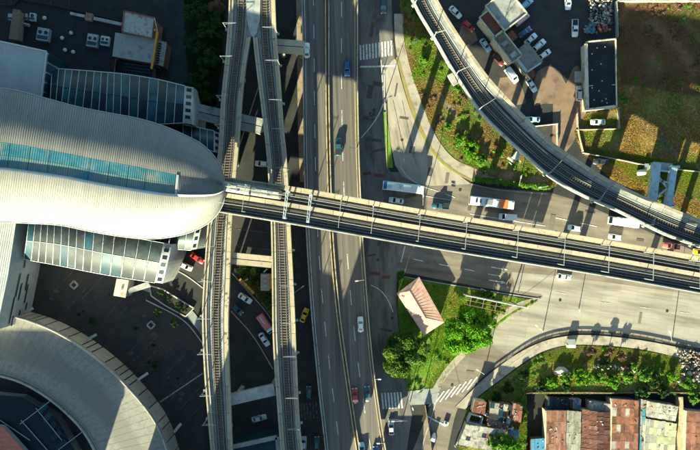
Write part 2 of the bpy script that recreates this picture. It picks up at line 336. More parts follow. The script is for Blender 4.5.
ROAD = sheet('road', [(170, 192), (300, 182), (362, 172), (430, 172), (470, 184), (500, 189), (548, 192), (575, 200), (640, 228), (730, 266)] +
             smooth_poly([(730, 353), (690, 347), (640, 336), (590, 331), (560, 333), (535, 341), (510, 357), (485, 375), (464, 397), (454, 420), (444, 470)], 4) +
             smooth_poly([(405, 470), (427, 415), (437, 392), (450, 372), (476, 345), (498, 322), (520, 308), (541, 298)], 4) +
             [(480, 287), (400, 272), (362, 266), (300, 262), (170, 250)], .02, M['road'])
ROAD.name = 'east_west_road'
struct(sheet('carriageway', smooth_poly([(512, 272), (560, 276), (620, 284), (730, 300)], 3) + smooth_poly([(730, 352), (690, 346), (640, 335), (590, 330), (560, 332), (535, 339), (512, 353), (502, 352), (488, 342)], 4) + smooth_poly([(500, 322), (520, 309), (541, 298), (541, 294)], 3) + [(515, 290)], .035, M['pale_road']))
west_asph = sheet('underpass_road', [(140, 192), (300, 181), (352, 174), (352, 268), (300, 264), (140, 252)], .035, M['asphalt'])
FRONT = sheet('frontage_road', [(345, -14), (391, -14), (393, 40), (395, 62), (386, 74), (384, 120), (386, 165), (396, 180), (397, 272), (396, 300), (400, 340), (405, 380), (412, 415), (404, 470), (335, 470), (350, 300), (345, 100)], .05, M['frontage'])
SLIP = sheet('slip_road', smooth_poly([(385, 72), (391, 62), (396, 60), (400, 76), (408, 103), (418, 128), (431, 150), (450, 168), (471, 184)], 4) + [(432, 186), (415, 183), (402, 176), (395, 165), (390, 140), (387, 110)], .065, M['slip'])
STREET = sheet('street', smooth_poly([(150, 222), (185, 226), (208, 246), (232, 273), (264, 309), (292, 352), (304, 400), (306, 470)], 4) + smooth_poly([(235, 470), (262, 400), (273, 370), (253, 336), (231, 311), (203, 288), (163, 264), (140, 250)], 4), .05, M['asphalt'])
underlane = sheet('service_lane', [(296, -14), (346, -14), (346, 180), (300, 182), (298, 130)], .04, M['path'])
lane_low = sheet('lane', [(296, 262), (352, 266), (352, 470), (296, 470), (292, 380)], .06, M['asphalt'])
nw_road = sheet('station_road', smooth_poly([(162, -14), (166, 40), (172, 90), (185, 150)], 4) + smooth_poly([(205, 150), (196, 90), (188, 40), (190, -14)], 4), .05, M['asphalt_blue'])
NE_PARK = sheet('car_park', [(430, -14), (618, -14), (618, 110), (587, 113), (574, 134), (566, 152), (536, 130), (508, 103), (478, 62), (448, 20)], .03, M['asphalt'])
yard1 = sheet('yard', smooth_poly([(537, 72), (548, 66), (560, 72), (566, 84), (572, 70), (578, 66), (584, 78), (588, 100), (586, 113), (578, 132), (566, 152), (552, 143), (553, 104), (535, 106), (533, 88), (537, 72)], 2), .045, M['brown_yard'])
yard2 = sheet('yard', [(500, 78), (516, 76), (523, 90), (526, 103), (514, 106), (497, 90)], .047, M['brown_yard'])
yard3 = sheet('yard', [(462, 24), (474, 30), (478, 40), (468, 47), (458, 36)], .046, M['brown_yard'])
F_MID = [(398, -14), (425, -14), (440, 30), (470, 78), (510, 125), (562, 176), (553, 188), (500, 180), (474, 169)] + [(456, 161), (443, 148), (431, 128), (421, 101), (412, 76), (404, 41)]
sheet('meadow', F_MID, .025, M['field'])
F_NE = [(616, 3), (720, 3), (720, 232), (690, 214), (650, 198), (610, 178), (582, 152), (574, 133), (588, 112), (617, 108)]
sheet('field', F_NE, .027, M['field_gold'])
F_NED = [(617, 2), (720, 2), (720, 100), (690, 95), (650, 88), (622, 84), (617, 60)]  # follows the viaducts' shadow edge; soil and grass inside are coloured darker
ISLE = [(399, 277), (440, 284), (482, 291), (538, 301), (512, 314), (495, 327), (474, 348), (448, 373), (437, 391), (407, 392), (402, 350), (398, 310)]
sheet('lawn_island', ISLE, .045, M['lawn'])
F_S = [(466, 410), (482, 395), (502, 380), (522, 365), (542, 353), (566, 346), (600, 346), (640, 350), (680, 358), (720, 364), (720, 393.5), (526, 393.5), (526, 470), (455, 470)]
sheet('verge', F_S, .028, M['verge'])
LAWN_W = [(234, 268), (272, 268), (273, 318)]
sheet('lawn_patch', LAWN_W, .055, M['verge'])
sheet('waste_ground', [(232, 322), (252, 345), (272, 378), (266, 392), (240, 396), (232, 392)], .055, M['ground'])
# pavements with a raised kerb edge
def pavement(name, pts, m, z=.14):
    w = [P(x, y) for x, y in pts]; return struct(MB().prism([(p.x, p.y) for p in w], .0, z).build(name, m))
pavement('pavement', smooth_poly([(394, 14), (395, 40), (399, 65), (407, 97), (416, 122), (428, 146), (440, 161), (455, 172), (472, 180)], 4) + smooth_poly([(474, 168), (456, 160), (443, 147), (431, 127), (421, 100), (412, 75), (404, 40), (403, 14)], 4), M['sidewalk'])
pavement('verge_strip', smooth_poly([(396, 58), (399, 68), (407, 98), (416, 123), (428, 147), (440, 162), (455, 173), (472, 181.5)], 4) + smooth_poly([(472, 179.5), (456, 171), (441.5, 159.5), (430, 144.5), (418.5, 120.5), (409.5, 96), (401, 66), (398, 56)], 4), M['verge'], .17)
pavement('pavement', smooth_poly([(455, 407), (470, 392), (488, 375), (512, 357), (536, 344), (560, 337), (590, 335), (640, 340), (692, 350)], 4) + smooth_poly([(682, 358), (640, 349), (600, 345), (566, 345), (541, 352), (521, 364), (501, 379), (481, 394), (465, 409)], 4), M['sidewalk'])
pavement('pavement', smooth_poly([(541, 297), (522, 306), (500, 320), (478, 343), (452, 370), (440, 387), (432, 402)], 4) + smooth_poly([(428, 398), (435, 384), (447, 366), (473, 339), (495, 317), (517, 303), (530, 299)], 4), M['sidewalk'])
pavement('pavement', [(407, 391), (441, 387), (434, 403.5), (410, 405)], M['sidewalk_grey'], .152)
struct(sheet('footpath', [(474, 168), (510, 172), (550, 179), (548, 186), (510, 180), (476, 177)], .05, M['path']))
sheet('footpath', [(640, 186), (676, 189), (720, 196), (720, 205), (690, 201), (655, 196)], .05, M['path'])
pavement('kerb', smooth_poly([(383, 112), (384, 140), (387, 168)], 4) + smooth_poly([(393, 168), (390, 140), (386, 112)], 4), M['lawn'], .16)
pavement('pavement', smooth_poly([(138, 288), (160, 297), (183, 313), (200, 333), (206, 345)], 4) + smooth_poly([(210, 338), (205, 328), (190, 308), (165, 292), (142, 284)], 4), M['sidewalk_grey'])
def kerb(pts, m, w=.3, h=.16, name='kerb'):
    c = catm(pts, 30); q = [P(*p) for p in c]; mb = MB()
    rows = []
    for i, p in enumerate(q):
        d = (q[min(i + 1, 30)] - q[max(i - 1, 0)]).normalized(); s = Vector((-d.y, d.x, 0)) * w / 2
        rows.append([p + s, p + s + Vector((0, 0, h)), p - s + Vector((0, 0, h)), p - s])
    return struct(mb.loft(rows).build(name, m))
kerb([(163, 264), (185, 275), (203, 288)], M['concrete_lt']); kerb([(231, 311), (253, 336), (273, 369)], M['concrete'])
kerb([(232, 273), (248, 291), (264, 309), (273, 322)], M['concrete_grey']); kerb([(146, 300), (183, 320), (205, 346)], M['concrete_lt'])
kerb([(471, 184), (500, 190), (548, 194)], M['concrete_grey']); kerb([(399, 276), (440, 283), (482, 290), (540, 299)], M['concrete_grey'])
kerb([(438, 393), (432, 415), (424, 440), (420, 460)], M['concrete_grey'])
# road paint: children of the road they are painted on
def mark(road, a, b, w=.28, m='paint', name='lane_marking', z=.085):
    p, q = P(*a), P(*b); d = (q - p).normalized(); s = Vector((-d.y, d.x, 0)) * w / 2
    return MB().prism([tuple((p + s)[:2]), tuple((q + s)[:2]), tuple((q - s)[:2]), tuple((p - s)[:2])], z - .002, z).build(name, M[m], road)
def dashes(road, a, b, n, fill=.4, **k):
    for i in range(n):
        f = i / n; g = (i + fill) / n
        mark(road, (a[0] + (b[0] - a[0]) * f, a[1] + (b[1] - a[1]) * f), (a[0] + (b[0] - a[0]) * g, a[1] + (b[1] - a[1]) * g), **k)
def crosswalk(road, a, b, da, n, w, m='paint'):
    for i in range(n):
        f = (i + .5) / n; x, y = a[0] + (b[0] - a[0]) * f, a[1] + (b[1] - a[1]) * f
        mark(road, (x - da[0], y - da[1]), (x + da[0], y + da[1]), w, m, 'crosswalk_stripe')
crosswalk(FRONT, (359, 53), (393, 48), (.2, 7.5), 11, .5)
mark(FRONT, (360, 67), (396, 66), .5, name='stop_line'); 
crosswalk(FRONT, (381, 401), (403, 400), (.8, 8), 7, .5)
crosswalk(ROAD, (431, 401), (475, 382), (5.0, -6.6), 8, .38)
crosswalk(lane_low, (300, 412), (318, 410), (.5, 8), 6, .5, 'paint_old')
mark(ROAD, (427, 416), (446, 426), .45, name='stop_line')
mark(ROAD, (401, 262), (405, 246), .3); 
dashes(ROAD, (413, 259), (490, 274), 3, .38, w=.25); dashes(ROAD, (488, 274), (512, 278), 1, .5, w=.22)
for (x, y) in ((491, 267), (489, 280)):                       # turn arrows
    mark(ROAD, (x, y), (x + 12, y + 2), .28, name='arrow_marking'); 
    a, b_, c = P(x + 12, y + .4), P(x + 12, y + 3.8), P(x + 17, y + 2.8)
    MB().prism([tuple(a[:2]), tuple(b_[:2]), tuple(c[:2])], .083, .085).build('arrow_marking', M['paint'], ROAD)
dashes(ROAD, (600, 302), (760, 322), 4, .25, w=.2, m='paint_faint'); mark(ROAD, (556, 292), (566, 294), .2, 'paint_faint')
dashes(ROAD, (552, 217), (608, 229), 2, .6, w=.25); dashes(ROAD, (428, 188), (462, 200), 2, .6, w=.2); mark(ROAD, (424, 196), (450, 200), .2)
mark(ROAD, (470, 214), (545, 226), .22)
for i in range(4): mark(ROAD, (452.5, 181.5 + 1.6 * i), (455.5, 181.8 + 1.6 * i), .25, 'plastic_mark' if False else 'red_paint' if False else 'paint_old', 'road_patch')
pc = catm([(385, 98), (380, 112), (372, 125), (361, 138)], 10)
for i in range(10): mark(FRONT, pc[i], pc[i + 1], .25)
pc = catm([(371, 285), (380, 290), (388, 300), (393, 312)], 8)
for i in range(8): mark(FRONT, pc[i], pc[i + 1], .22)
mark(FRONT, (363, 174), (371, 173), 1.0, 'red_paint', 'red_patch'); mark(FRONT, (374, 175), (384, 176), 1.0, 'red_paint', 'red_patch')
mark(FRONT, (369, 273), (380, 274), 1.0, 'red_paint', 'red_patch'); mark(FRONT, (382, 277), (390, 277), 1.0, 'red_paint', 'red_patch')
mark(FRONT, (381, 60), (383, 90), .2); mark(FRONT, (384, 70), (385, 110), .2); mark(FRONT, (388, 419), (407, 421), .35, name='stop_line')
for k in range(2): mark(SLIP, (393 + 9 * k, 100), (404 + 9 * k, 150), .14, 'paint_old')
pc = catm([(400, 166), (408, 177), (420, 185), (432, 190)], 8)
for i in range(8): mark(SLIP, pc[i], pc[i + 1], .2)
mark(west_asph, (236, 229), (270, 233), .22, 'paint_old'); mark(west_asph, (236, 246), (272, 250), .22, 'paint_old')
for i, (x, y) in enumerate([(115, 307), (124, 310), (136, 345), (143, 351), (150, 357), (158, 362), (172, 368), (182, 378), (176, 388), (60, 285), (90, 290), (188, 400), (192, 415), (75, 300)]):
    mark(car_park_west, (x + 14, y - 15), (x - 8, y + 9), .16, 'paint_old', 'bay_line')
mark(car_park_west, (203, 373), (160, 402), .35, 'concrete_grey', 'bay_line')
for x in (12, 30, 52, 70): MB().beam(P(x, -12, .06), P(x - 2, 16, .06), .22, .02).build('bay_line', M['paint_old'], nw_road)

# ------------------------------------------------------------------ viaducts
def segments(way, parent, name, prof, m, seg, t0=0.0, t1=1.0, gap=.05, sub=3):
    n = max(1, round(way.len * (t1 - t0) / seg)); g = gap / way.len
    for i in range(n):
        a, b = t0 + (t1 - t0) * i / n + g, t0 + (t1 - t0) * (i + 1) / n - g
        way.sweep(MB(), prof, a, b, sub).build(name, m, parent)
def track(way, parent, side, off, bed, bw=2.7, t0=0, t1=1, dz=0.0, sleepers=True):
    way.sweep(MB(), rect(side, off - bw / 2, off + bw / 2, dz - .1, dz + .12), t0, t1, 70).build('track_bed', bed, parent)
    for s in (-1, 1): way.sweep(MB(), rect(side, off + s * .72 - .07, off + s * .72 + .07, dz + .12, dz + .42), t0, t1, 70).build('rail', M['rail'], parent)
    if sleepers:
        mb = MB(); n = int(way.len * (t1 - t0) / .75)
        for i in range(n):
            t = t0 + (t1 - t0) * (i + .5) / n; a = way.pt(t, side, off - 1.2, dz + .2); b = way.pt(t, side, off + 1.2, dz + .2); mb.beam(a, b, .3, .09)
        struct(mb.build('sleepers', M['sleeper'], parent), 'stuff')
def pier(parent, x, y, ztop, r=.9, capw=6.0, ang=0.0, cols=(0,), hcap=1.6, m='concrete'):
    base = P(x, y, 0); mb = MB(); co, si = math.cos(ang), math.sin(ang)
    for c in cols:
        p = base + Vector((co * c, si * c, 0)); mb.tube([p, p + Vector((0, 0, ztop - hcap * .6))], r, 14)
    o = mb.build('pier', M[m], parent)
    MB().box((base.x, base.y, ztop - hcap / 2), (capw, r * 2.1, hcap), ang).build('pier_cap', M[m], parent)
def girder(way, parent, inset=1.0, depth=2.0, m='concrete_grey', t0=0, t1=1):
    way.sweep(MB(), [('L', 0, 0), ('R', 0, 0), ('R', 0, -.35), ('R', -inset, -.6), ('R', -inset - .5, -depth), ('L', inset + .5, -depth), ('L', inset, -.6), ('L', 0, -.35)], t0, t1, 70).build('deck', M[m], parent)

# elevated highway
zh = lambda t: 4.6 + 1.9 * min(1, t / .42)
HW = Way([(301, -14), (302.5, 40), (303, 85), (304, 160), (306, 230), (311, 310), (315.5, 360), (319, 395), (323, 430), (327, 466)],
         [(358, -14), (358, 40), (358, 85), (359.5, 160), (363, 235), (368, 305), (373, 360), (378, 398), (383, 432), (389, 466)], zh)
HM = Way([(324.5, -14), (325, 85), (326, 150), (329, 235), (335.5, 310), (345, 380), (354, 440), (358, 466)],
         [(330, -14), (330, 85), (331, 150), (334, 235), (340.5, 310), (350, 380), (359, 440), (363, 466)], zh)
hw = thing('highway_viaduct', P(330, 225), 'elevated highway of two asphalt carriageways running up the photo under the rail viaduct', 'viaduct')
girder(HW, hw, 1.5, 1.5)
HW.sweep(MB(), rect('L', .3, .3, 0, 0)[:2] + [('R', -.3, .02), ('L', .3, .02)], 0, 1, 80).build('road_surface', M['hwy'], hw)
segments(HW, hw, 'parapet', rect('L', 0, .32, -.3, .95), M['concrete_grey'], 9)
segments(HW, hw, 'parapet', rect('R', -.32, 0, -.3, .95), M['concrete'], 9)
HW.sweep(MB(), rect('R', -1.0, -.75, .02, .20), 0, 1, 60).build('kerb_line', M['yellow_conc'], hw)
segments(HM, hw, 'median_wall', rect('L', .15, .45, 0, .85), M['yellow_conc'], 9)
segments(HM, hw, 'median_wall', rect('R', -.45, -.15, 0, .85), M['yellow_conc'], 9)
HM.sweep(MB(), rect('L', .45, .5, 0, .3)[:1] + [('R', -.45, 0), ('R', -.45, .35), ('L', .45, .35)], 0, 1, 60).build('median_planter', M['dirt'], hw)
def hdash(frac_a, frac_b, y0, y1, step, ln, w=.16):
    y = y0
    while y < y1:
        for seg in (0,):
            pts = []
            for yy in (y, y + ln):
                tL = HW.t_at(y=yy); l, mm, r = HW.px(tL, 'L')[0], (HM.px(HM.t_at(y=yy), 'L')[0] + HM.px(HM.t_at(y=yy), 'R')[0]) / 2, HW.px(tL, 'R')[0]
                x = l + (mm - l) * frac_a if frac_a is not None else mm + (r - mm) * frac_b
                q = P(x, yy, zh(tL)); q.z += .04; pts.append(q)
            MB().beam(pts[0], pts[1], w, .012).build('lane_marking', M['paint'], hw)
        y += step
hdash(.46, None, -8, 460, 33, 14); hdash(None, .46, 2, 460, 36, 15)
for side, off in (('L', .75),):
    HW.sweep(MB(), rect(side, off, off + .14, .03, .042), 0, 1, 80).build('edge_line', M['paint'], hw)
for y in (25, 95, 160, 318, 385, 450):
    t = HW.t_at(y=y); c = (HW.px(t, 'L') + HW.px(t, 'R')) / 2; pier(hw, c[0], c[1], zh(t) - 1.4, .9, 11, R(-2))

# twin north-south rail viaducts
WL = [(230, -14), (229, 20), (226, 60), (222, 100), (219, 150), (213, 200), (208.5, 225), (204, 290), (203, 320), (205, 370), (209, 420), (213, 466)]
WR = [(253, -14), (252, 30), (247, 62), (243.5, 90), (241, 120), (239, 150), (234.5, 200), (232.5, 225), (230, 290), (229, 320), (229.5, 360), (231, 400), (233.5, 466)]
EL = [(253, -14), (253.5, 35), (257, 70), (262, 110), (267, 155), (270, 200), (271.5, 230), (272.5, 290), (273, 330), (275, 370), (278, 410), (282, 466)]
ER = [(275, -14), (277, 40), (280.5, 80), (284, 130), (287, 160), (290, 210), (292, 250), (295, 310), (296.5, 350), (298, 390), (300.5, 430), (304.5, 466)]
TW, TE = Way(WL, WR, 12.5), Way(EL, ER, 12.5)
for way, lab, inner in ((TW, 'rusty single track rail viaduct with cream parapets passing beside the rounded station roof', 'R'), (TE, 'single track rail viaduct between its twin and the highway', 'L')):
    v = thing('rail_viaduct', way.pt(.5, 'C', 0, -12.5), lab, 'viaduct', 'twin rail viaducts')
    girder(way, v, 1.2, 1.8)
    ti = way.t_at(y=38)
    for side in 'LR':
        s = 1 if side == 'L' else -1; a, b = (0, 1.25) if s > 0 else (-1.25, 0); t0 = ti if side == inner else 0
        segments(way, v, 'parapet', rect(side, min(0, s * .4), max(0, s * .4), -.3, 1.15), M['concrete'], 7.5, t0)
        segments(way, v, 'walkway', rect(side, min(s * .42, s * 1.2), max(s * .42, s * 1.2), 0, .75), M['concrete'], 7.5, t0)
        way.sweep(MB(), rect(side, min(s * 1.5, s * 1.6), max(s * 1.5, s * 1.6), .1, .42), 0, 1, 60).build('conduit', M['steel_grey'], v)
    track(way, v, 'C', 0.0, M['ballast_brown'] if way is TW else M['ballast_brown'], 2.3)
    for i, y in enumerate((30, 62, 100, 128, 165, 245, 279, 315, 349, 389, 418)):      # overhead line masts
        t = way.t_at(y=y + (4 if way is TE else 0)); sd = 'R' if way is TE else 'L'; s = -1 if sd == 'R' else 1
        a = way.pt(t, sd, -s * .25, .3); top = way.pt(t, sd, -s * .25, 6.2); arm = way.pt(t, 'C', -s * .2, 6.0)
        mb = MB(); mb.tube([a, top], [.13, .09], 6); mb.beam(way.pt(t, sd, -s * .4, 6.0), arm, .1, .12); mb.beam(way.pt(t, sd, 0, 4.8), way.pt(t, 'C', 0, 5.9), .06)
        mb.box(tuple(way.pt(t, sd, -s * .35, .2)), (.8, .6, .5)); mb.build('catenary_mast', M['steel_grey'], v)
    mb = MB(); mb.tube([way.pt(i / 40, 'C', 0, 5.6) for i in range(41)], .025, 4); mb.build('contact_wire', M['steel_dark'], v)
    for y in (70, 115, 160, 290, 345, 405, 440):
        t = way.t_at(y=y); c = (way.px(t, 'L') + way.px(t, 'R')) / 2; q = way.pt(t, 'C', 0, -12.5)
        b = MB(); b.tube([q, q + Vector((0, 0, 10.3))], .85, 14); b.build('pier', M['concrete_grey'], v); MB().box((q.x, q.y, 10.0), (4.6, 1.8, 1.4)).build('pier_cap', M['concrete_grey'], v)
jp = [(246, -14), (261, -14), (260, 20), (257, 33), (253, 38), (250, 33), (247, 20)]
w_ = [P(x, y, 12.7) for x, y in jp]; o = MB().prism([(p.x, p.y) for p in w_], 12.45, 13.0).build('junction_slab', M['concrete_grey']); tag(o, 'grey concrete slab where the two single track viaducts join', 'slab')
# straddle beams between the viaducts
def xbeam(pa, pb, z, w, h, label, m='concrete', gapped=True):
    a, b = P(*pa, z), P(*pb, z); t = thing('straddle_beam', ((a.x + b.x) / 2, (a.y + b.y) / 2, 0), label, 'beam')
    d = (b - a).normalized(); s = Vector((-d.y, d.x, 0))
    for k in ((-1, 1) if gapped else (0,)):
        off = s * k * (w / 4 + .12); MB().beam(a + off, b + off, w / 2 if gapped else w, h).build('beam', M[m], t)
    for p in (a + d * 1.2, b - d * 1.2): MB().tube([(p.x, p.y, 0), (p.x, p.y, z - h / 2)], .7, 12).build('column', M[m], t)
    return t
xbeam((231, 258), (272, 262), 11.2, 3.0, 1.4, 'cream slotted concrete beam joining the twin viaducts above the small lawn')
xbeam((231, 399), (275, 389), 11.2, 3.2, 1.4, 'dark weathered concrete beam joining the twin viaducts above the lone white car', 'concrete_grey', False)
xbeam((190, 110), (262, 127), 8.0, 4.2, 1.5, 'long grey concrete beam crossing under both twin viaducts north of the station nose', 'concrete_grey')
xbeam((276, 46), (304, 48), 9.5, 3.4, 1.5, 'pale slotted concrete beam between the twin viaducts and the highway')

# main rail viaduct
MN = [(200, 173), (225, 177), (300, 188), (410, 207.5), (510, 224), (600, 239), (700, 256.5), (740, 264)]
MS = [(195, 209), (218, 212.5), (300, 226), (400, 243.5), (500, 260), (600, 276), (700, 294), (740, 301)]
MV = Way(MN, MS, 21.5)
mv = thing('rail_viaduct', MV.pt(.5, 'C', 0, -21.5), 'wide double track rail viaduct crossing the whole junction from the station roof', 'viaduct')
girder(MV, mv, 1.6, 2.6)
segments(MV, mv, 'parapet', rect('L', 0, .45, -.4, 1.35), M['concrete'], 9)
segments(MV, mv, 'walkway', rect('L', .47, 1.25, 0, .95), M['concrete'], 9)
segments(MV, mv, 'parapet', rect('R', -.35, 0, -.4, 1.35), M['concrete_lt'], 9)
segments(MV, mv, 'parapet_rail', rect('R', -.62, -.48, .3, 1.05), M['steel_grey'], 9)
segments(MV, mv, 'central_walkway', rect('C', -.62, .52, 0, .75), M['concrete'], 9)
MV.sweep(MB(), [('L', 1.27, .02), ('C', -.74, .02), ('C', -.74, .1), ('L', 1.27, .1)], 0, 1, 70).build('trackway', M['ballast'], mv)
MV.sweep(MB(), [('C', .64, .02), ('R', -.5, .02), ('R', -.5, .1), ('C', .64, .1)], 0, 1, 70).build('trackway', M['ballast'], mv)
track(MV, mv, 'C', -2.25, M['ballast'], 2.2, dz=.1, sleepers=False); track(MV, mv, 'C', 2.15, M['ballast_brown'], 1.9, dz=.1, sleepers=False)
for off in (-3.15, 3.6, 1.15):
    MV.sweep(MB(), rect('C', off - .045, off + .045, .2, .45), 0, 1, 70).build('power_rail', M['steel_white'], mv)
for x in (248, 341, 372, 416, 463, 512, 556, 600, 643, 687):
    t = MV.t_at(x=x); mb = MB()
    for sd, a in (('C', -3.4), ('C', 3.5)):
        mb.tube([MV.pt(t, sd, a, 0), MV.pt(t, sd, a, 5.6)], .12, 6)
    mb.beam(MV.pt(t, 'C', -3.4, 5.5), MV.pt(t, 'C', 3.5, 5.5), .11, .14)
    mb.build('catenary_portal', M['steel_white'], mv)
for x in (289, 310):
    t = MV.t_at(x=x); mb = MB()
    for a in (-3.5, 3.5): mb.box(tuple(MV.pt(t, 'C', a, 3)), (.4, .4, 6))
    for dx in (-.28, .28):
        a, b = MV.pt(t, 'C', -3.7, 6), MV.pt(t, 'C', 3.7, 6); mb.beam(a + Vector((dx, 0, 0)), b + Vector((dx, 0, 0)), .13, .2)
    for i in range(7):
        p = MV.pt(t, 'C', -3.5 + i * 1.1, 6); q = MV.pt(t, 'C', -2.4 + i * 1.1, 6) if i < 6 else p; mb.beam(p + Vector((-.35, 0, 0)), q + Vector((.35, 0, .01)), .12, .14)
    mb.build('signal_gantry', M['steel_blue'], mv)
for off in (-2.25, 2.15):
    MB().tube([MV.pt(i / 50, 'C', off, 5.3) for i in range(51)], .04, 4).build('contact_wire', M['steel_white'], mv)
sw = [(648, 0.55), (668, .35)]
for x in (252, 399, 497, 597, 697): 
    t = MV.t_at(x=x); q = MV.pt(t, 'C', 0, -21.5); d = MV.pt(t, 'R', 0, -21.5) - q; a = math.atan2(d.y, d.x)
    b = MB(); dx = Vector((1, 0, 0))
    for c in (-2.6, 2.6): b.tube([q + dx * c, q + dx * c + Vector((0, 0, 18))], .95, 14)
    b.build('pier', M['concrete_grey'], mv); MB().box((q.x, q.y, 18.1), (7.4, 7.0, 1.6), RD).build('pier_cap', M['concrete_grey'], mv)

# curved rail viaduct
CLp = [(404, -14), (411, 0), (418, 14), (427, 29), (436, 44), (446, 62), (457, 80), (479, 113), (506, 140), (526, 158), (543, 173), (562, 186), (587, 199), (615, 211), (641, 224), (666, 236), (700, 248), (740, 261)]
CRp = [(431, -14), (438, 3), (447, 19), (456, 33), (466, 48), (478, 65), (491, 82), (519, 112), (538, 131), (554, 145), (576, 160), (596, 173), (615, 183.5), (637, 194), (666, 206.5), (700, 220), (740, 233)]
CV = Way(CLp, CRp, 11.0)
cv = thing('rail_viaduct', CV.pt(.5, 'C', 0, -11), 'curved single track rail viaduct with white parapets sweeping past the car park', 'viaduct')
girder(CV, cv, 1.3, 1.7)
segments(CV, cv, 'parapet', rect('L', 0, .5, -.4, 1.2), M['concrete_lt'], 8)
segments(CV, cv, 'parapet', rect('R', -.95, 0, -.4, 1.3), M['concrete'], 8)
segments(CV, cv, 'walkway', rect('R', -2.1, -.97, 0, .7), M['concrete_grey'], 8)
CV.sweep(MB(), [('L', .52, .02), ('R', -2.12, .02), ('R', -2.12, .1), ('L', .52, .1)], 0, 1, 80).build('trackway', M['ballast'], cv)
track(CV, cv, 'C', -.75, M['ballast'], 2.4, dz=.1)
for off in (-2.0, .55, 1.0): CV.sweep(MB(), rect('C', off - .05, off + .05, .1, .4), 0, 1, 80).build('cable_tray', M['steel_grey'], cv)
for sd, off in (('R', -2.3), ('L', .75)): CV.sweep(MB(), rect(sd, off - .06, off + .06, .2, .75), 0, 1, 80).build('handrail', M['steel_white'], cv)
for (x, y) in ((422, 8), (442, 38), (462, 75), (487, 105), (550, 169), (600, 188), (645, 218), (690, 236)):
    mid = (CV.L + CV.R) / 2; t = np.argmin((mid[:, 0] - x) ** 2 + (mid[:, 1] - y) ** 2) / CV.n; mb = MB()
    mb.tube([CV.pt(t, 'L', .1, .3), CV.pt(t, 'L', .1, 6)], [.16, .1], 6); mb.beam(CV.pt(t, 'L', -.2, 5.8), CV.pt(t, 'C', .2, 5.8), .1, .1); mb.beam(CV.pt(t, 'L', .1, 4.6), CV.pt(t, 'C', -.6, 5.7), .08)
    mb.box(tuple(CV.pt(t, 'L', -.3, .4)), (.7, .7, .7), R(45)); mb.build('catenary_mast', M['steel_white'], cv)
MB().tube([CV.pt(i / 50, 'C', -.75, 5.2) for i in range(51)], .03, 4).build('contact_wire', M['steel_dark'], cv)
MB().box(tuple(CV.pt(.235, 'L', -1.1, .3)), (1.5, 3.4, 1.1), R(28)).build('equipment_platform', M['concrete_lt'], cv)
for t in (.04, .17, .30, .43, .56, .69, .82, .95):
    q = CV.pt(t, 'C', 0, -11); b = MB(); b.tube([q, q + Vector((0, 0, 9))], .85, 14); b.build('pier', M['concrete_grey'], cv)
    l, r = CV.pt(t, 'L', 0), CV.pt(t, 'R', 0); MB().box((q.x, q.y, 8.8), (4.2, 1.9, 1.2), math.atan2(r.y - l.y, r.x - l.x)).build('pier_cap', M['concrete_grey'], cv)

# ------------------------------------------------------------------ buildings south of the frame whose shade lies over the junction
def tower(u0, u1, ytop, north=500, depth=60, label='', name='office_block', vault=0.0):
    k = math.tan(R(SUN_EL)); h = (north - ytop) * GS / math.cos(R(SUN_AZ)) * k
    tn = math.tan(R(SUN_AZ)); x0, x1 = u0 - tn * north, u1 - tn * north
    a, b = P(x0, north), P(x1, north + depth); cx, cy = (a.x + b.x) / 2, (a.y + b.y) / 2; wx, wy = b.x - a.x, a.y - b.y
    t = thing(name, (cx, cy, 0), label, 'building')
    MB().box((cx, cy, h / 2 - .3), (wx, wy, h - .6)).build('wall', M['wall_cream'], t)
    if vault:
        rings = []
        for yy in (a.y, b.y):
            rings.append([(cx + wx / 2 * math.cos(q), yy, h - .6 + vault * math.sin(q)) for q in np.linspace(0, math.pi, 17)])
        MB().loft(rings).build('roof', M['roof_grey'], t)
    else: MB().box((cx, cy, h - .3), (wx + .4, wy + .4, .6)).build('roof', M['roof_grey'], t)
    nf = max(2, int(h / 3.4))
    for i in range(nf):
        for s in (-1, 1): MB().box((cx, cy + s * (wy / 2 + .03), 2.2 + i * 3.3), (wx * .9, .06, 1.5)).build('window_band', M['glass_deep'], t)
tower(-220, 240, 245, label='long cream office block south of the curved ramp, outside the frame')
tower(240, 300, 392, label='low cream block between two taller blocks south of the frame')
tower(300, 348, 272, label='mid height cream block south of the twin rail viaducts, outside the frame')
tower(348, 376, 172, label='tall slim block south of the highway, outside the frame')
tower(376, 446, 258, label='vaulted roof hall south of the highway, outside the frame', vault=6.0)
tower(440, 474, 150, label='tallest slim block south of the frontage road, outside the frame')
tower(524, 560, 422, north=478, depth=40, label='low block south of the side street, outside the frame')

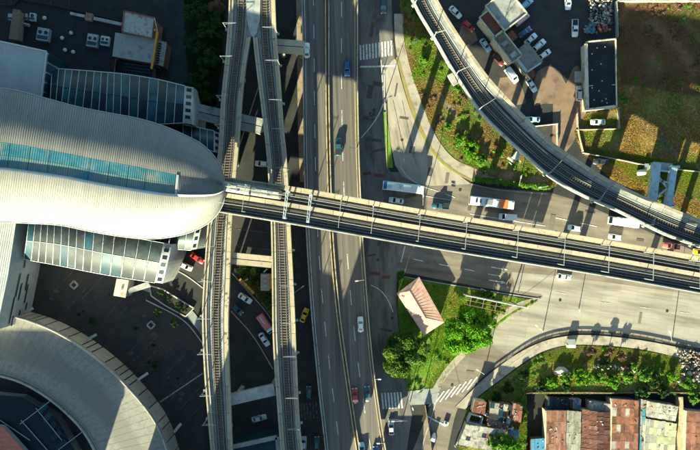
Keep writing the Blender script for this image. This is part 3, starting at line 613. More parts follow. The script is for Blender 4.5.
# ------------------------------------------------------------------ repairs and covers in the road surfaces
gq = random.Random(11)
for (rd, z, spots) in ((ROAD, .088, [(410, 196), (447, 178), (470, 205), (525, 204), (552, 222), (590, 212), (640, 240), (640, 318), (470, 372), (430, 262)]), (FRONT, .089, [(370, 92), (378, 84), (366, 118), (374, 140), (380, 150), (368, 200), (380, 240), (372, 255), (386, 330), (390, 360), (372, 30), (380, 20)]), (SLIP, .09, [(396, 90), (404, 118), (412, 150), (430, 172)])):
    for (x, y) in spots:
        w, l, an = gq.uniform(.5, 1.6), gq.uniform(1.5, 4.5), gq.choice([RD, RD + math.pi / 2, R(80), R(12)]); c_ = P(x, y)
        m_ = gq.choice(['patch_dark', 'patch_dark', 'patch_mid'])
        MB().box((c_.x, c_.y, z - .002), (l, w, .004), an).build('repair_patch', M[m_], rd)
for k in range(46):
    x, y = gq.uniform(40, 196), gq.uniform(285, 440); c_ = P(x, y); rr = gq.uniform(.25, .9)
    if (x - 60) * .9 > y - 330 + 25 or k % 3 == 0: MB().loft([[(c_.x + rr * (1 + .35 * math.sin(3 * q + k)) * math.cos(q), c_.y + rr * .7 * math.sin(q), zz) for q in np.linspace(0, 6.283, 13)[:-1]] for zz in (.034, .040)]).build('oil_stain' if k % 2 else 'worn_patch', M['black'] if k % 2 else M['patch_dark'], car_park_west)
for (rd, x, y) in ((ROAD, 667, 311), (ROAD, 460, 190), (FRONT, 374, 110), (FRONT, 378, 260), (ROAD, 452, 385), (ROAD, 560, 300), (SLIP, 402, 140), (FRONT, 392, 318)):
    c_ = P(x, y); MB().tube([(c_.x, c_.y, .08), (c_.x, c_.y, .096)], .42, 12).build('manhole_cover', M['steel_dark'], rd)
for k, (x, y) in enumerate(((453, 182), (453, 185.5))): 
    c_ = P(x, y); MB().box((c_.x, c_.y, .09), (1.0, .6, .012), RD).build('drain_grate', M['steel_dark'], ROAD)
# ------------------------------------------------------------------ station
SN = [(-60, 80), (-10, 87), (18, 91), (48, 99), (78, 107), (108, 113), (135, 118), (160, 125), (182, 134), (201, 144), (215, 158), (222.5, 173), (224.5, 188.5)]
SS = [(-80, 222), (-30, 222), (0, 222), (30, 223), (60, 225), (90, 231), (120, 236), (148, 238.5), (172, 236.5), (194, 230.5), (212, 219.5), (222.5, 204), (224.5, 189.5)]
NT = 96
sN, sS = catm(SN, NT, False), catm(SS, NT, False)
VB, VS = .40, .60
def zr(t): return 29.0 - 3.0 * max(0, (t - .72) / .28) ** 2
ZE = 23.2
def roof_z(t, v):
    r = zr(t); strip = t < .672
    if v > VS: s = (v - VS) / (1 - VS); return ZE + (r - ZE) * (1 - s ** 1.8)
    if v < VB: n_ = (VB - v) / VB; return ZE + (r - 1.1 - ZE) * (1 - n_ ** 2.1)
    return r - 1.1 + (.5 if strip else 1.1) * (v - VB) / (VS - VB)
def roof_p(i, v, dz=0.0):
    t = i / NT; i0 = min(int(i), NT - 1); f = i - i0
    a = sN[i0] * (1 - f) + sN[i0 + 1] * f; b = sS[i0] * (1 - f) + sS[i0 + 1] * f; q = a + (b - a) * v
    return P(q[0], q[1], roof_z(t, v) + dz)
station = thing('station', P(90, 165), 'large railway station with a rounded pale metal roof and a long blue skylight', 'station')
IS = int(.672 * NT)
vr = lambda a, b, n: list(np.linspace(a, b, n))
MB().grid([[roof_p(i, v) for v in vr(VS + .001, 1, 15)] for i in range(NT + 1)]).build('roof_shell', M['roof_metal'], station, True)
MB().grid([[roof_p(i, v) for v in vr(0, VB, 15)] for i in range(NT + 1)]).build('roof_shell', M['roof_metal'], station, True)
MB().grid([[roof_p(i, v) for v in vr(VB, VS - .001, 6)] for i in range(IS, NT + 1)]).build('roof_shell', M['roof_metal'], station, True)
nsk = 12
for k in range(nsk):                       # skylight bays
    i0, i1 = IS * k / nsk, IS * (k + 1) / nsk - .12
    MB().grid([[roof_p(i, v) for v in vr(VB + .002, VB + .095, 3)] for i in vr(i0, min(i1, IS - .8), 6)]).build('skylight_bay', M['skylight'], station)
    MB().grid([[roof_p(i, v) for v in vr(VB + .097, VS - .002, 3)] for i in vr(i0, min(i1, IS - .8), 6)]).build('skylight_bay', M['skylight_pale'], station)
mb = MB(); rows = [[roof_p(i, VS + .001, .02), roof_p(i, VS - .001, -.3), roof_p(i, VS - .012, -.3), roof_p(i, VS - .012, .28), roof_p(i, VS + .012, .12)] for i in range(NT)]
mb.loft(rows); mb.build('ridge_flashing', M['roof_white'], station)
MB().loft([[roof_p(IS - .6, v, .25), roof_p(IS + .3, v, .25), roof_p(IS + .3, v, -.5), roof_p(IS - .6, v, -.5)] for v in vr(VB, VS, 5)]).build('skylight_end', M['roof_white'], station)
seam = MB(); step = .62; i = .3
while i < NT - 2:                          # standing seams, one every half metre or so
    for (v0, v1) in ((0.0, VB if i < IS - 1 else VS - .01), (VS + .012, 1.0)) + (((VB + .01, VS - .02),) if i < IS - 1 else ()):
        vv = vr(v0, v1, 8 if v1 - v0 > .25 else 3); L = [roof_p(i - .045, v) for v in vv]; Q = [roof_p(i + .045, v) for v in vv]; b = len(seam.v)
        for l, q in zip(L, Q):
            m_ = (l + q) / 2; m_.z += .11; seam.v += [tuple(l), tuple(m_), tuple(q)]
        for k in range(len(vv) - 1):
            for s in (0, 1): seam.f.append((b + k * 3 + s, b + k * 3 + s + 1, b + k * 3 + 4 + s, b + k * 3 + 3 + s))
    i += step
struct(seam.build('roof_seams', M['seam_metal'], station), 'stuff')
for side, pts in (('N', sN), ('S', sS)):   # eaves gutter, two thin dark lines
    for k, (dz, off, m) in enumerate(((-.15, 1.0, 'steel_dark'), (.02, 1.004, 'roof_white'))):
        c = np.array([90, 165]); q = [P(*((p - c) * off + c), ZE + dz) for p in pts]; MB().tube(q, .22 if k == 0 else .12, 6).build('gutter', M[m], station)
outl = [P(*((p - np.array([90, 165])) * .93 + np.array([90, 165])), 10) for p in list(sN[::6]) + list(sS[::-6])]
MB().prism([(p.x, p.y) for p in outl], 0, 20.8).build('concourse_wall', M['glass_deep'], station)

def canopy(outer, inner, z_o, z_i, nb, nr, bulge, parent, glass, rib=.15, purlins=(0, .5, 1), gl2=None):
    o_, i_ = catm(outer, nb * 2, False), catm(inner, nb * 2, False)
    def q(a, v, dz=0):
        k = a * nb * 2; k0 = min(int(k), nb * 2 - 1); f = k - k0; A = o_[k0] * (1 - f) + o_[k0 + 1] * f; B = i_[k0] * (1 - f) + i_[k0 + 1] * f
        z = z_o + (z_i - z_o) * math.sin(v * math.pi / 2) ** .8 + bulge * math.sin(v * math.pi)
        p = A + (B - A) * v; return P(p[0], p[1], z + dz)
    for b in range(nb):
        for r in range(nr):
            g = glass if not gl2 or random.random() > .25 else gl2
            MB().grid([[q(a, v) for v in vr((r + .02) / nr, (r + .98) / nr, 5)] for a in ((b + .06) / nb, (b + .94) / nb)]).build('pane', M[g], parent, True)
    for b in range(nb + 1): MB().tube([q(b / nb, v, .05) for v in vr(0, 1, 9)], rib / 2, 5).build('rib', M['frame_white'], parent)
    for v in purlins: MB().tube([q(a, v, .06) for a in vr(0, 1, nb + 1)], rib * .6 if v else rib * 1.2, 5).build('purlin', M['frame_white'], parent)
    return q
def end_frame(q, a, w, nslot, z0, parent, glass='glass_deep'):
    """white gable frame with dark slots closing the end of a canopy, leaning out from its edge"""
    top = [q(a, v) for v in vr(0, 1, 12)]; d = (q(a, .5) - q(a - .05, .5)).normalized() * w; d.z = 0
    MB().grid([[p for p in top], [p + d - Vector((0, 0, w * .35)) for p in top]]).build('end_frame', M['concrete_grey'], parent)
    bot = [p + d - Vector((0, 0, w * .35)) for p in top]; MB().grid([bot, [Vector((p.x, p.y, z0)) for p in bot]]).build('end_wall', M['wall_grey'], parent)
    for s in range(nslot):
        v0, v1 = (s + .25) / nslot * .92, (s + .75) / nslot * .92
        pa, pb = [q(a, v) for v in (v0, v1)]
        n = Vector((0, 0, .06)); u = d - Vector((0, 0, w * .35))
        MB().add([pa + u * .2 + n, pb + u * .2 + n, pb + u * .8 + n, pa + u * .8 + n], [(0, 1, 2, 3)]).build('slot', M[glass], parent)
cn = thing('glazed_canopy', P(120, 95), 'long dark blue glazed canopy with white ribs behind the station roof', 'canopy')
q = canopy([(52, 68.5), (75, 70), (100, 72), (123, 74), (155, 79), (185, 86)], [(50, 102), (70, 108), (97, 114), (122, 119), (152, 124), (183, 123)], 11.0, 16.0, 17, 2, .8, cn, 'glass_blue', purlins=(0, 1), gl2='glass_deep')
end_frame(q, 1.0, 2.2, 5, 0, cn)
c2 = thing('glazed_canopy', P(200, 135), 'short blue glazed canopy under the rounded end of the station roof, by the twin viaducts', 'canopy')
q = canopy([(183, 124.5), (200, 128), (214, 131)], [(183, 140), (200, 146), (214, 152)], 10.0, 13.5, 4, 1, .5, c2, 'glass_blue', purlins=(0, 1)); end_frame(q, 1.0, 1.6, 3, 0, c2)
cs = thing('glazed_canopy', P(90, 255), 'sunlit grey glazed canopy with a white grid of ribs in front of the station roof', 'canopy')
q = canopy([(24, 259), (60, 265.5), (100, 273.5), (155, 282.5)], [(29, 222), (62, 224), (104, 232), (164, 243)], 11.0, 17.0, 15, 2, 1.0, cs, 'glass_grey', purlins=(0, .5, 1), gl2='glass_sky')
end_frame(q, 1.0, 2.0, 5, 0, cs)
c4 = thing('glazed_canopy', P(180, 243), 'short pale glazed canopy under the sunny rounded end of the station roof', 'canopy')
q = canopy([(160, 248), (178, 249), (191, 250)], [(160, 236), (178, 232), (196, 226)], 10.0, 13.0, 4, 1, .5, c4, 'glass_grey', purlins=(0, 1)); end_frame(q, 1.0, 1.5, 3, 0, c4)
for th, o1, i1 in ((cn, [(52, 69), (185, 86)], [(50, 102), (183, 123)]), (cs, [(24, 258), (155, 281)], [(29, 224), (164, 243)])):
    w_ = [P(*p, 10.5) for p in (o1[0], o1[1], i1[1], i1[0])]; MB().prism([(p.x, p.y) for p in w_], 0, 9.8).build('wall', M['wall_grey'], th)
def block(name, corners, h, label, roof='roof_grey', wall='wall_grey', parapet=0.0, cat='building', z0=0.0, ribs=0, roof_over=.25, pm=None):
    """flat roofed building: corners are read at roof height"""
    w_ = [P(x, y, h) for x, y in corners]; c = sum(w_, Vector()) / len(w_)
    t = thing(name, (c.x, c.y, z0), label, cat)
    MB().prism([(p.x, p.y) for p in w_], z0, h - .25).build('wall', M[wall], t)
    e = [c + (p - c) * (1 + roof_over / max((p - c).length, 1)) for p in w_]
    MB().prism([(p.x, p.y) for p in e], h - .25, h).build('roof', M[roof], t)
    if parapet:
        for i in range(len(e)):
            a, b = e[i].copy(), e[(i + 1) % len(e)].copy(); a.z = b.z = h + parapet / 2
            MB().beam(a, b, .35, parapet).build('parapet', M[pm or wall], t)
    if ribs:
        mb = MB()
        for k in range(1, ribs):
            f = k / ribs; a = e[0] + (e[1] - e[0]) * f; b = e[3] + (e[2] - e[3]) * f; a.z = b.z = h + .04; mb.beam(a, b, .07, .1)
        struct(mb.build('roof_seams', M[roof], t), 'stuff')
    return t, e
nb, e = block('annex', [(-40, 33), (46, 52), (40, 100), (-50, 84)], 17, 'white ribbed metal roofed annex with a glass end behind the station roof', 'roof_white', 'wall_grey', .3, ribs=46, pm='frame_white')
a, b = e[1], e[2]
for i in range(5):
    f0, f1 = i / 5 + .02, (i + 1) / 5 - .02; p, s = a + (b - a) * f0, a + (b - a) * f1; n = Vector((.08, 0, 0))
    MB().add([Vector((p.x, p.y, 1)) + n, Vector((s.x, s.y, 1)) + n, Vector((s.x, s.y, 16)) + n, Vector((p.x, p.y, 16)) + n], [(0, 1, 2, 3)]).build('glass_panel', M['glass_sky'], nb)
sb, e = block('annex', [(-40, 219), (15.5, 223), (7, 275), (-4, 330), (-40, 330)], 17, 'white ribbed annex with a grey slotted wall standing over the curved ramp', 'roof_white', 'wall_grey', .3, ribs=0, pm='frame_white')
seam = MB()
for k in range(24):
    x0 = 14.5 - 2.2 * k; seam.beam(P(x0, 224, 17.05), P(x0 - 18, 328, 17.05), .08, .1)
struct(seam.build('roof_seams', M['roof_white'], sb), 'stuff')
a, b, c_ = e[1], e[2], e[3]
for i, (f, z0, z1, ln) in enumerate([(.35, 9, 9.5, .10), (.5, 10.5, 11, .22), (.52, 6, 6.5, .16), (.60, 8.6, 9.1, .16), (.62, 5, 5.5, .18), (.72, 11, 11.5, .25), (.80, 3.5, 4, .12), (.86, 6.5, 7, .10), (.9, 9.5, 10, .12), (.92, 4.6, 5.1, .08)]):
    def wp(g):
        g *= 2; return a + (b - a) * g if g < 1 else b + (c_ - b) * (g - 1)
    p, s = wp(f), wp(min(f + ln, 1)); n = Vector((.07, .01, 0))
    MB().add([Vector((p.x, p.y, z0)) + n, Vector((s.x, s.y, z0)) + n, Vector((s.x, s.y, z1)) + n, Vector((p.x, p.y, z1)) + n], [(0, 1, 2, 3)]).build('slot_window', M['black'], sb)

# curved ramp
RI = [(-40, 368), (0, 376), (25, 384), (50, 399), (70, 416), (85, 433), (97, 455), (103, 475)]
RO = [(-30, 308), (8, 314.5), (35, 322), (60, 333), (85, 348.5), (110, 368), (130, 388), (150, 412), (163, 435), (174, 470)]
RW = Way(RI, RO, 8.0)
rmp = thing('curved_ramp', RW.pt(.5, 'C', 0, -8), 'broad curved concrete ramp with beige panelled outer wall below the station', 'ramp')
mc_ = [RW.pt(t_, 'C', 0) for t_ in (.12, .5, .9)]; (ax, ay), (bx, by), (cx, cy) = [(p.x, p.y) for p in mc_]; dd_ = 2 * (ax * (by - cy) + bx * (cy - ay) + cx * (ay - by))
ucx = ((ax**2 + ay**2) * (by - cy) + (bx**2 + by**2) * (cy - ay) + (cx**2 + cy**2) * (ay - by)) / dd_; ucy = ((ax**2 + ay**2) * (cx - bx) + (bx**2 + by**2) * (ax - cx) + (cx**2 + cy**2) * (bx - ax)) / dd_
M['ramp'] = mat('stained_ramp_concrete', (.205, .192, .168), (.24, .226, .20), 2.2, c3=(.165, .152, .13), scale3=.9, thr=(.5, .7), stretch=(1, 1, 1), fine=.16, bump=.1, band=(ucx, ucy, math.hypot(ax - ucx, ay - ucy), 4.2, (.165, .150, .130)))
RW.sweep(MB(), [('L', 0, -.9), ('R', 0, -.9), ('R', 0, 0), ('L', 0, 0)], 0, 1, 70).build('deck', M['ramp'], rmp)
segments(RW, rmp, 'parapet', rect('R', -.35, 0, 0, .95), M['concrete_lt'], 8)
segments(RW, rmp, 'parapet', rect('L', 0, .3, 0, .9), M['concrete_lt'], 8); RW.sweep(MB(), rect('L', .9, 1.0, .01, .3), 0, 1, 60).build('rail', M['steel_grey'], rmp)
RW.sweep(MB(), rect('R', -.5, -.1, -8, -.9), 0, 1, 70).build('core_wall', M['black'], rmp)
for k in range(1, 34): RW.sweep(MB(), [('L', 1.1, .004), ('R', -.4, .004), ('R', -.4, .012), ('L', 1.1, .012)], k / 34, k / 34 + .0012, 1).build('slab_joint', M['patch_mid'], rmp)
brk = [.0, .05, .075, .13, .165, .19, .215, .235, .275, .33, .37, .425, .445, .47, .53, .575, .60, .625, .65, .70, .76, .82, .85, .90, .95, 1.0]
for t0, t1 in zip(brk[:-1], brk[1:]): RW.sweep(MB(), rect('R', -.08, .12, -8, -.3), t0 + .0022, t1 - .0022, 3).build('wall_panel', M['wall_beige'], rmp)
for t in (.2, .4, .6, .8): 
    p = RW.pt(t, 'L', .8, -8); MB().tube([p, p + Vector((0, 0, 7.2))], .5, 10).build('column', M['concrete_grey'], rmp)
for i, (x, y, dx, dy, lab) in enumerate([(24, 312, 12, -5, 'beside the slotted annex wall'), (88, 339, 11, -6, 'at the upper bend of the curved ramp'), (139, 379, 12, -8, 'at the middle of the curved ramp'), (175, 431, 8, -10, 'at the lower end of the curved ramp')]):
    t = thing('flood_lamp', P(x, y), 'stubby white lamp arm ' + lab, 'lamp')
    MB().tube([P(x, y, 0), P(x, y, 6)], .12, 6).build('post', M['steel_grey'], t); MB().beam(P(x - dx * .1, y - dy * .1, 6.1), P(x + dx * .75, y + dy * .75, 6.1), .75, .3).build('lamp_head', M['concrete_lt'], t)
vd, e = block('sunken_hall', [(-40, 392), (20, 398), (55, 418), (80, 462), (-40, 462)], 4, 'dark glazed hall roof with pale rails inside the bend of the ramp', 'glass_deep', 'wall_grey')
for a_, b_ in (((20, 424), (50, 401)), ((21, 420), (52, 455)), ((36, 408), (62, 440)), ((0, 420), (30, 440)), ((58, 450), (82, 432))):
    MB().beam(P(*a_, 4.3), P(*b_, 4.3), .2, .25).build('roof_rail', M['steel_grey'], vd)
for k in range(5): MB().beam(P(40 + 4 * k, 412 + 9 * k, 4.2), P(46 + 5 * k, 404 + 9 * k, 4.2), 1.6, .15).build('roof_panel', M['glass_blue'], vd)
so_, e = block('kiosk', [(-30, 424), (2, 427), (27, 455), (20, 475), (-30, 475)], 6, 'salmon red ribbed metal roof in the bottom corner inside the ramp', 'salmon', 'wall_grey')
mb = MB()
for k in range(9): mb.beam(P(-30, 426 + 5 * k, 6.05), P(2 + 4.2 * k, 427 + 5 * k, 6.05), .1, .1)
struct(mb.build('roof_seams', M['salmon'], so_), 'stuff')
# small pieces between canopy and ramp
bx, e = block('stair_hut', [(117, 279.5), (128, 281), (125, 297), (114, 295)], 5.5, 'small square cream roofed hut tucked against the front glazed canopy', 'wall_cream', 'concrete_lt', 0)
MB().box((P(122, 287, 5.6).x, P(122, 287).y, 5.75), (.6, .6, .3)).build('vent', M['steel_grey'], bx)
br, _ = block('link_bridge', [(128, 289), (147, 282), (150, 287), (130, 293)], 4.5, 'short pale link bridge between the cream hut and the canopy end', 'concrete_grey', 'concrete_grey', 0, 'bridge', 3.6)
pl, _ = block('planter', [(150, 286), (163, 290), (193, 308), (185, 316), (166, 305), (152, 296)], .5, 'kerbed planting bed of dark shrubs below the canopy end', 'ground', 'concrete_lt', .15, 'planter')
for (x, y) in ((151, 325), (74, 285)):
    t = thing('manhole_kerb', P(x, y), 'small square white kerbed opening in the dark car park, ' + ('between faded bay lines' if x > 100 else 'near the cream hut and canopy'), 'opening')
    for k in range(4): MB().beam(P(x + 4 * math.cos(R(90 * k)), y + 4 * math.sin(R(90 * k)), .2), P(x + 4 * math.cos(R(90 * k + 90)), y + 4 * math.sin(R(90 * k + 90)), .2), .45, .4).build('kerb_stone', M['concrete_grey'], t)

# ------------------------------------------------------------------ north-west roofs
fb, e = block('market_hall', [(-40, 2), (16, 6), (20, 0), (60, 8), (122, 22), (113, 62), (112, 74), (60, 70), (-40, 60)], 6, 'low dark flat roofed hall cluttered with rooftop units behind the annex', 'roof_black', 'wall_beige', .5, pm='roof_black')
def unit(x, y, w, d, h, rz, label, m='steel_grey', base=6.0, fans=2, name='rooftop_unit'):
    p = P(x, y, base); t = thing(name, tuple(p), label, 'rooftop unit')
    MB().box((p.x, p.y, base + h / 2), (w, d, h), rz).build('casing', M[m], t)
    for k in range(fans):
        o = (k - (fans - 1) / 2) * w / max(fans, 1); c = Vector((p.x + o * math.cos(rz) - math.sin(rz) * d * .15, p.y + o * math.sin(rz) + math.cos(rz) * d * .15, base + h))
        MB().tube([c, c + Vector((0, 0, .12))], min(w / fans, d) * .32, 12).build('fan', M['plastic'], t)
    MB().box((p.x + math.sin(rz) * d * .25, p.y - math.cos(rz) * d * .25, base + h + .04), (w * .9, d * .3, .08), rz).build('grille', M['glass_sky'], t)
unit(45.5, 36, 3.4, 3.6, 1.6, R(-9), 'large pale rooftop unit with two fans on the dark hall roof'); unit(94.5, 42, 3.0, 3.6, 1.6, R(-9), 'rooftop unit with two fans in the middle of the dark hall roof')
unit(106.5, 42, 2.4, 2.6, 1.3, R(-9), 'small white rooftop unit next to the white roofed shed', 'frame_white'); unit(34, 18, 1.6, 2.2, 1.0, R(-5), 'small white cabinet near the brown stack on the hall roof', 'frame_white', fans=1)
unit(28, 18, .7, 1.8, 1.0, R(-5), 'narrow grey cabinet near the brown stack on the hall roof', fans=0); unit(12, 18, 1.2, 1.8, 1.0, 0, 'grey cabinet at the edge of the frame beside the brown stack', fans=0)
unit(26, 25, 2.4, .8, .6, R(-12), 'low white duct lying under the small cabinets', 'frame_white', fans=0)
for i, (x, y, lab) in enumerate(((62, 38, 'below'), (71, 33, 'nearest the long duct of'), (65, 50, 'at the lower edge of'), (73, 52, 'closest to the canopy on'), (44.5, 18, 'beside the white cabinet on'))):
    t = tag(MB().tube([P(x, y, 6), P(x, y, 6.7), P(x, y, 6.9)], [.5, .55, .2], 10).build('roof_vent', M['frame_white']), 'round white roof vent %s the pair of bare spots on the dark hall roof' % lab if i < 1 else 'round white roof vent %s the dark hall roof' % lab, 'vent')
bs, _ = block('brown_stack', [(13, 10), (20, 11), (17, 39), (9, 38)], 9, 'narrow red brown clad stack rising from the dark hall roof', 'timber', 'timber', 0, 'shaft', 5.9)
dk = thing('roof_duct', P(95, 19, 6), 'long pale roof duct with an orange joint box on the dark hall', 'duct')
MB().beam(P(70.5, 13.5, 7), P(85, 16.5, 7), .75, .6).build('duct', M['concrete_grey'], dk); MB().beam(P(94, 18.5, 7), P(122, 24.5, 7), .9, .6).build('duct', M['concrete_grey'], dk); MB().box(tuple(P(89.5, 17.5, 7)), (1.9, 2.1, 1.2), R(-10)).build('joint_box', M['sheet_pink'], dk)
for p_ in ((75, 15), (110, 22)): MB().box(tuple(P(*p_, 6.4)), (.3, .5, .9)).build('support', M['steel_dark'], dk)
sh, e = block('shed', [(125, 11.5), (154, 18.5), (152, 38), (123, 32)], 8, 'small white stained roof shed with red brown trim next to the curving road', 'sheet_white', 'rust_red', .25, pm='rust_red')
s2, e = block('shed', [(116, 33), (156, 40), (153, 63), (113, 56)], 7, 'larger pale grey roofed shed below the white stained one', 'roof_grey', 'rust_red', 0)
s3, e = block('shed', [(158, 41), (166.5, 43), (163, 65.5), (155, 63)], 5, 'narrow white slatted awning next to the pale grey shed', 'sheet_white', 'rust_red', 0)
mb = MB()
for k in range(9): MB().beam(P(158.5 - k * .35, 43.5 + 2.4 * k, 5.1), P(161.5 - k * .35, 44.2 + 2.4 * k, 5.1), .35, .12).build('slat', M['glass_deep'], s3)
s4, e = block('stepped_roof', [(112, 60), (152, 66), (151, 78), (110, 73)], 4, 'dark stepped roof between the pale shed and the glazed canopy', 'roof_black', 'timber', 0)
for k in range(3): MB().beam(P(124, 63.5 + 3.2 * k, 4.2), P(150, 67 + 3.2 * k, 4.2), .35, .3).build('step', M['glass_sky'], s4)
cr = thing('crane_boom', P(154, 50), 'slender yellow crane boom lying along the sheds', 'crane'); 
MB().beam(P(157.5, 32, 8.6), P(151.5, 69, 8.9), .55, .5).build('boom', M.setdefault('crane_y', mat('crane_yellow', (.42, .21, .02), rough=.5)), cr); MB().tube([P(155, 30, 0), P(155, 30, 9)], .35, 8).build('mast', M['crane_y'], cr); MB().beam(P(154.5, 18, 9), P(157.5, 32, 8.6), .2, .2).build('jib', M['concrete_lt'], cr)
MB().box(tuple(P(154.5, 51, 8.1)), (.5, .5, 1.2)).build('cradle', M['crane_y'], cr)

# ------------------------------------------------------------------ car park buildings, black roofed building
def oblong(cx, cy, L, W, ang, h):
    c, s = math.cos(R(ang)), math.sin(R(ang)); return [(cx + L / 2 * i * c - W / 2 * j * s, cy + L / 2 * i * s + W / 2 * j * c) for i, j in ((-1, -1), (1, -1), (1, 1), (-1, 1))]
o1, e = block('office', oblong(506, 10, 30, 27, 52, 0), 6, 'grey flat roofed office at the upper edge beside parked cars', 'roof_grey', 'wall_cream', .4)
o2, e = block('office', oblong(492, 24, 24, 12, 52, 0), 5, 'narrow cream annex with a brown roof beside the curved viaduct', 'rust_red', 'wall_cream', .5)
o3, e = block('office', oblong(507, 47, 30, 12, 52, 0), 5, 'narrow cream block with boxes on its roof between parked cars', 'roof_grey', 'wall_cream', .5)
for k in range(4): MB().box(tuple(P(500.5 + 4.3 * k, 38 + 5.6 * k, 5.4)), (1.3, 1.8, .8), R(-52)).build('roof_box', M['sheet_white'] if k % 2 else M['timber'], o3)
o4, e = block('carport', oblong(527, 58, 24, 20, 52, 0), 3.4, 'open grey carport roof with a white edge beside a row of white cars', 'sheet_grey', 'roof_grey', 0)
MB().beam(P(513, 54, 3.55), P(527, 72, 3.55), .8, .2).build('fascia', M['frame_white'], o4); MB().beam(P(527, 72, 3.55), P(541, 63, 3.55), .5, .2).build('fascia', M['frame_white'], o4)
o5, e = block('awning', oblong(512, 36, 8, 7, 52, 0), 3, 'small dark red awning between the cream block and the blue car', 'rust', 'timber', 0)
o7, e = block('hut', oblong(531, 73, 9, 6, 52, 0), 3, 'small dark red hut at the foot of the grey carport', 'rust', 'wall_cream', 0)
bb, e = block('warehouse', [(586.5, 43), (615, 40), (616, 106), (588, 109)], 4.5, 'black flat roofed warehouse with a cream wall at the field edge', 'roof_black', 'wall_cream', .35)
MB().beam(P(585.8, 44, 4.9), P(587.3, 109, 4.9), .9, .5).build('cream_coping', M['wall_cream'], bb); MB().beam(P(587.5, 109.5, 4.9), P(615, 106, 4.9), .5, .5).build('cream_coping', M['wall_cream'], bb)
for (x, y) in ((597, 48), (605, 47), (601, 64), (602, 81), (599, 91), (602, 101), (606, 99), (592, 54), (592, 70), (592, 88), (607, 103), (594, 100)):
    MB().tube([P(x, y, 4.5), P(x, y, 4.85)], [.22, .14], 7).build('vent', M['frame_white'], bb)
for (x, y) in ((592, 41), (607, 39.5), (591, 86), (614, 85)): MB().beam(P(x - 2, y, 4.6), P(x + 2, y - .5, 4.6), .2, .15).build('gutter', M['frame_white'], bb)
MB().box(tuple(P(579, 77, 2.6)), (2.6, 3.2, .2)).build('porch_roof', M['sheet_grey'], bb); MB().box(tuple(P(580, 77, 1.3)), (1.6, 2.4, 2.5)).build('porch', M['wall_cream'], bb)
# ------------------------------------------------------------------ house on the lawn
hs = thing('house', P(419, 306), 'small house with a rose hipped roof on the green lawn', 'house')
HC = [P(397, 293.5, 4), P(419, 277, 4), P(444, 322, 4), P(424, 335, 4)]; ctr = sum(HC, Vector()) / 4
ra, rb = P(410, 291, 4.75), P(426, 318, 4.75)
MB().prism([(p.x * .9 + ctr.x * .1, p.y * .9 + ctr.y * .1) for p in HC], 0, 3.9).build('wall', M['wall_cream'], hs)
mA, mB = (HC[0] + HC[1]) / 2, (HC[2] + HC[3]) / 2
def roof_face(pts, nm='roof_plane'):
    n = (pts[1] - pts[0]).cross(pts[2] - pts[0]).normalized(); n = n if n.z > 0 else -n
    MB().loft([[p for p in pts], [p + n * .16 for p in pts]]).build(nm, M['roof_pink'], hs)
roof_face([HC[0], ra, rb, HC[3]]); roof_face([HC[1], ra, rb, HC[2]]); roof_face([HC[3], HC[2], rb]); roof_face([HC[0], HC[1], ra])
rid = MB(); rid.tube([ra + Vector((0, 0, .15)), rb + Vector((0, 0, .15))], .14, 6); rid.build('ridge_tiles', M['rust_red'], hs)
for k in range(13):
    f = k / 12; MB().beam(HC[0] + (HC[3] - HC[0]) * f + Vector((0, 0, .14)), ra + (rb - ra) * f + Vector((0, 0, .2)), .07, .03).build('roof_batten', M['roof_pink'], hs)
    MB().beam(HC[1] + (HC[2] - HC[1]) * f + Vector((0, 0, .14)), ra + (rb - ra) * f + Vector((0, 0, .2)), .07, .08).build('roof_batten', M['roof_pink'], hs)
MB().box(tuple(P(432, 330, 1.0)), (.9, .1, 2.0), R(30)).build('door', M['timber'], hs)
for (e0, e1) in ((HC[0], HC[3]), (HC[1], HC[2])):
    for k in range(1, 9):
        f_ = k / 9; p_, q_ = e0 + (ra - e0) * f_, e1 + (rb - e1) * f_; MB().beam(p_ + Vector((0, 0, .17)), q_ + Vector((0, 0, .17)), .1, .02).build('tile_course', M['roof_pink'], hs)
for k in range(4): MB().tube([HC[k] + Vector((0, 0, .02)), HC[(k + 1) % 4] + Vector((0, 0, .02))], .1, 6).build('gutter', M['steel_grey'], hs)

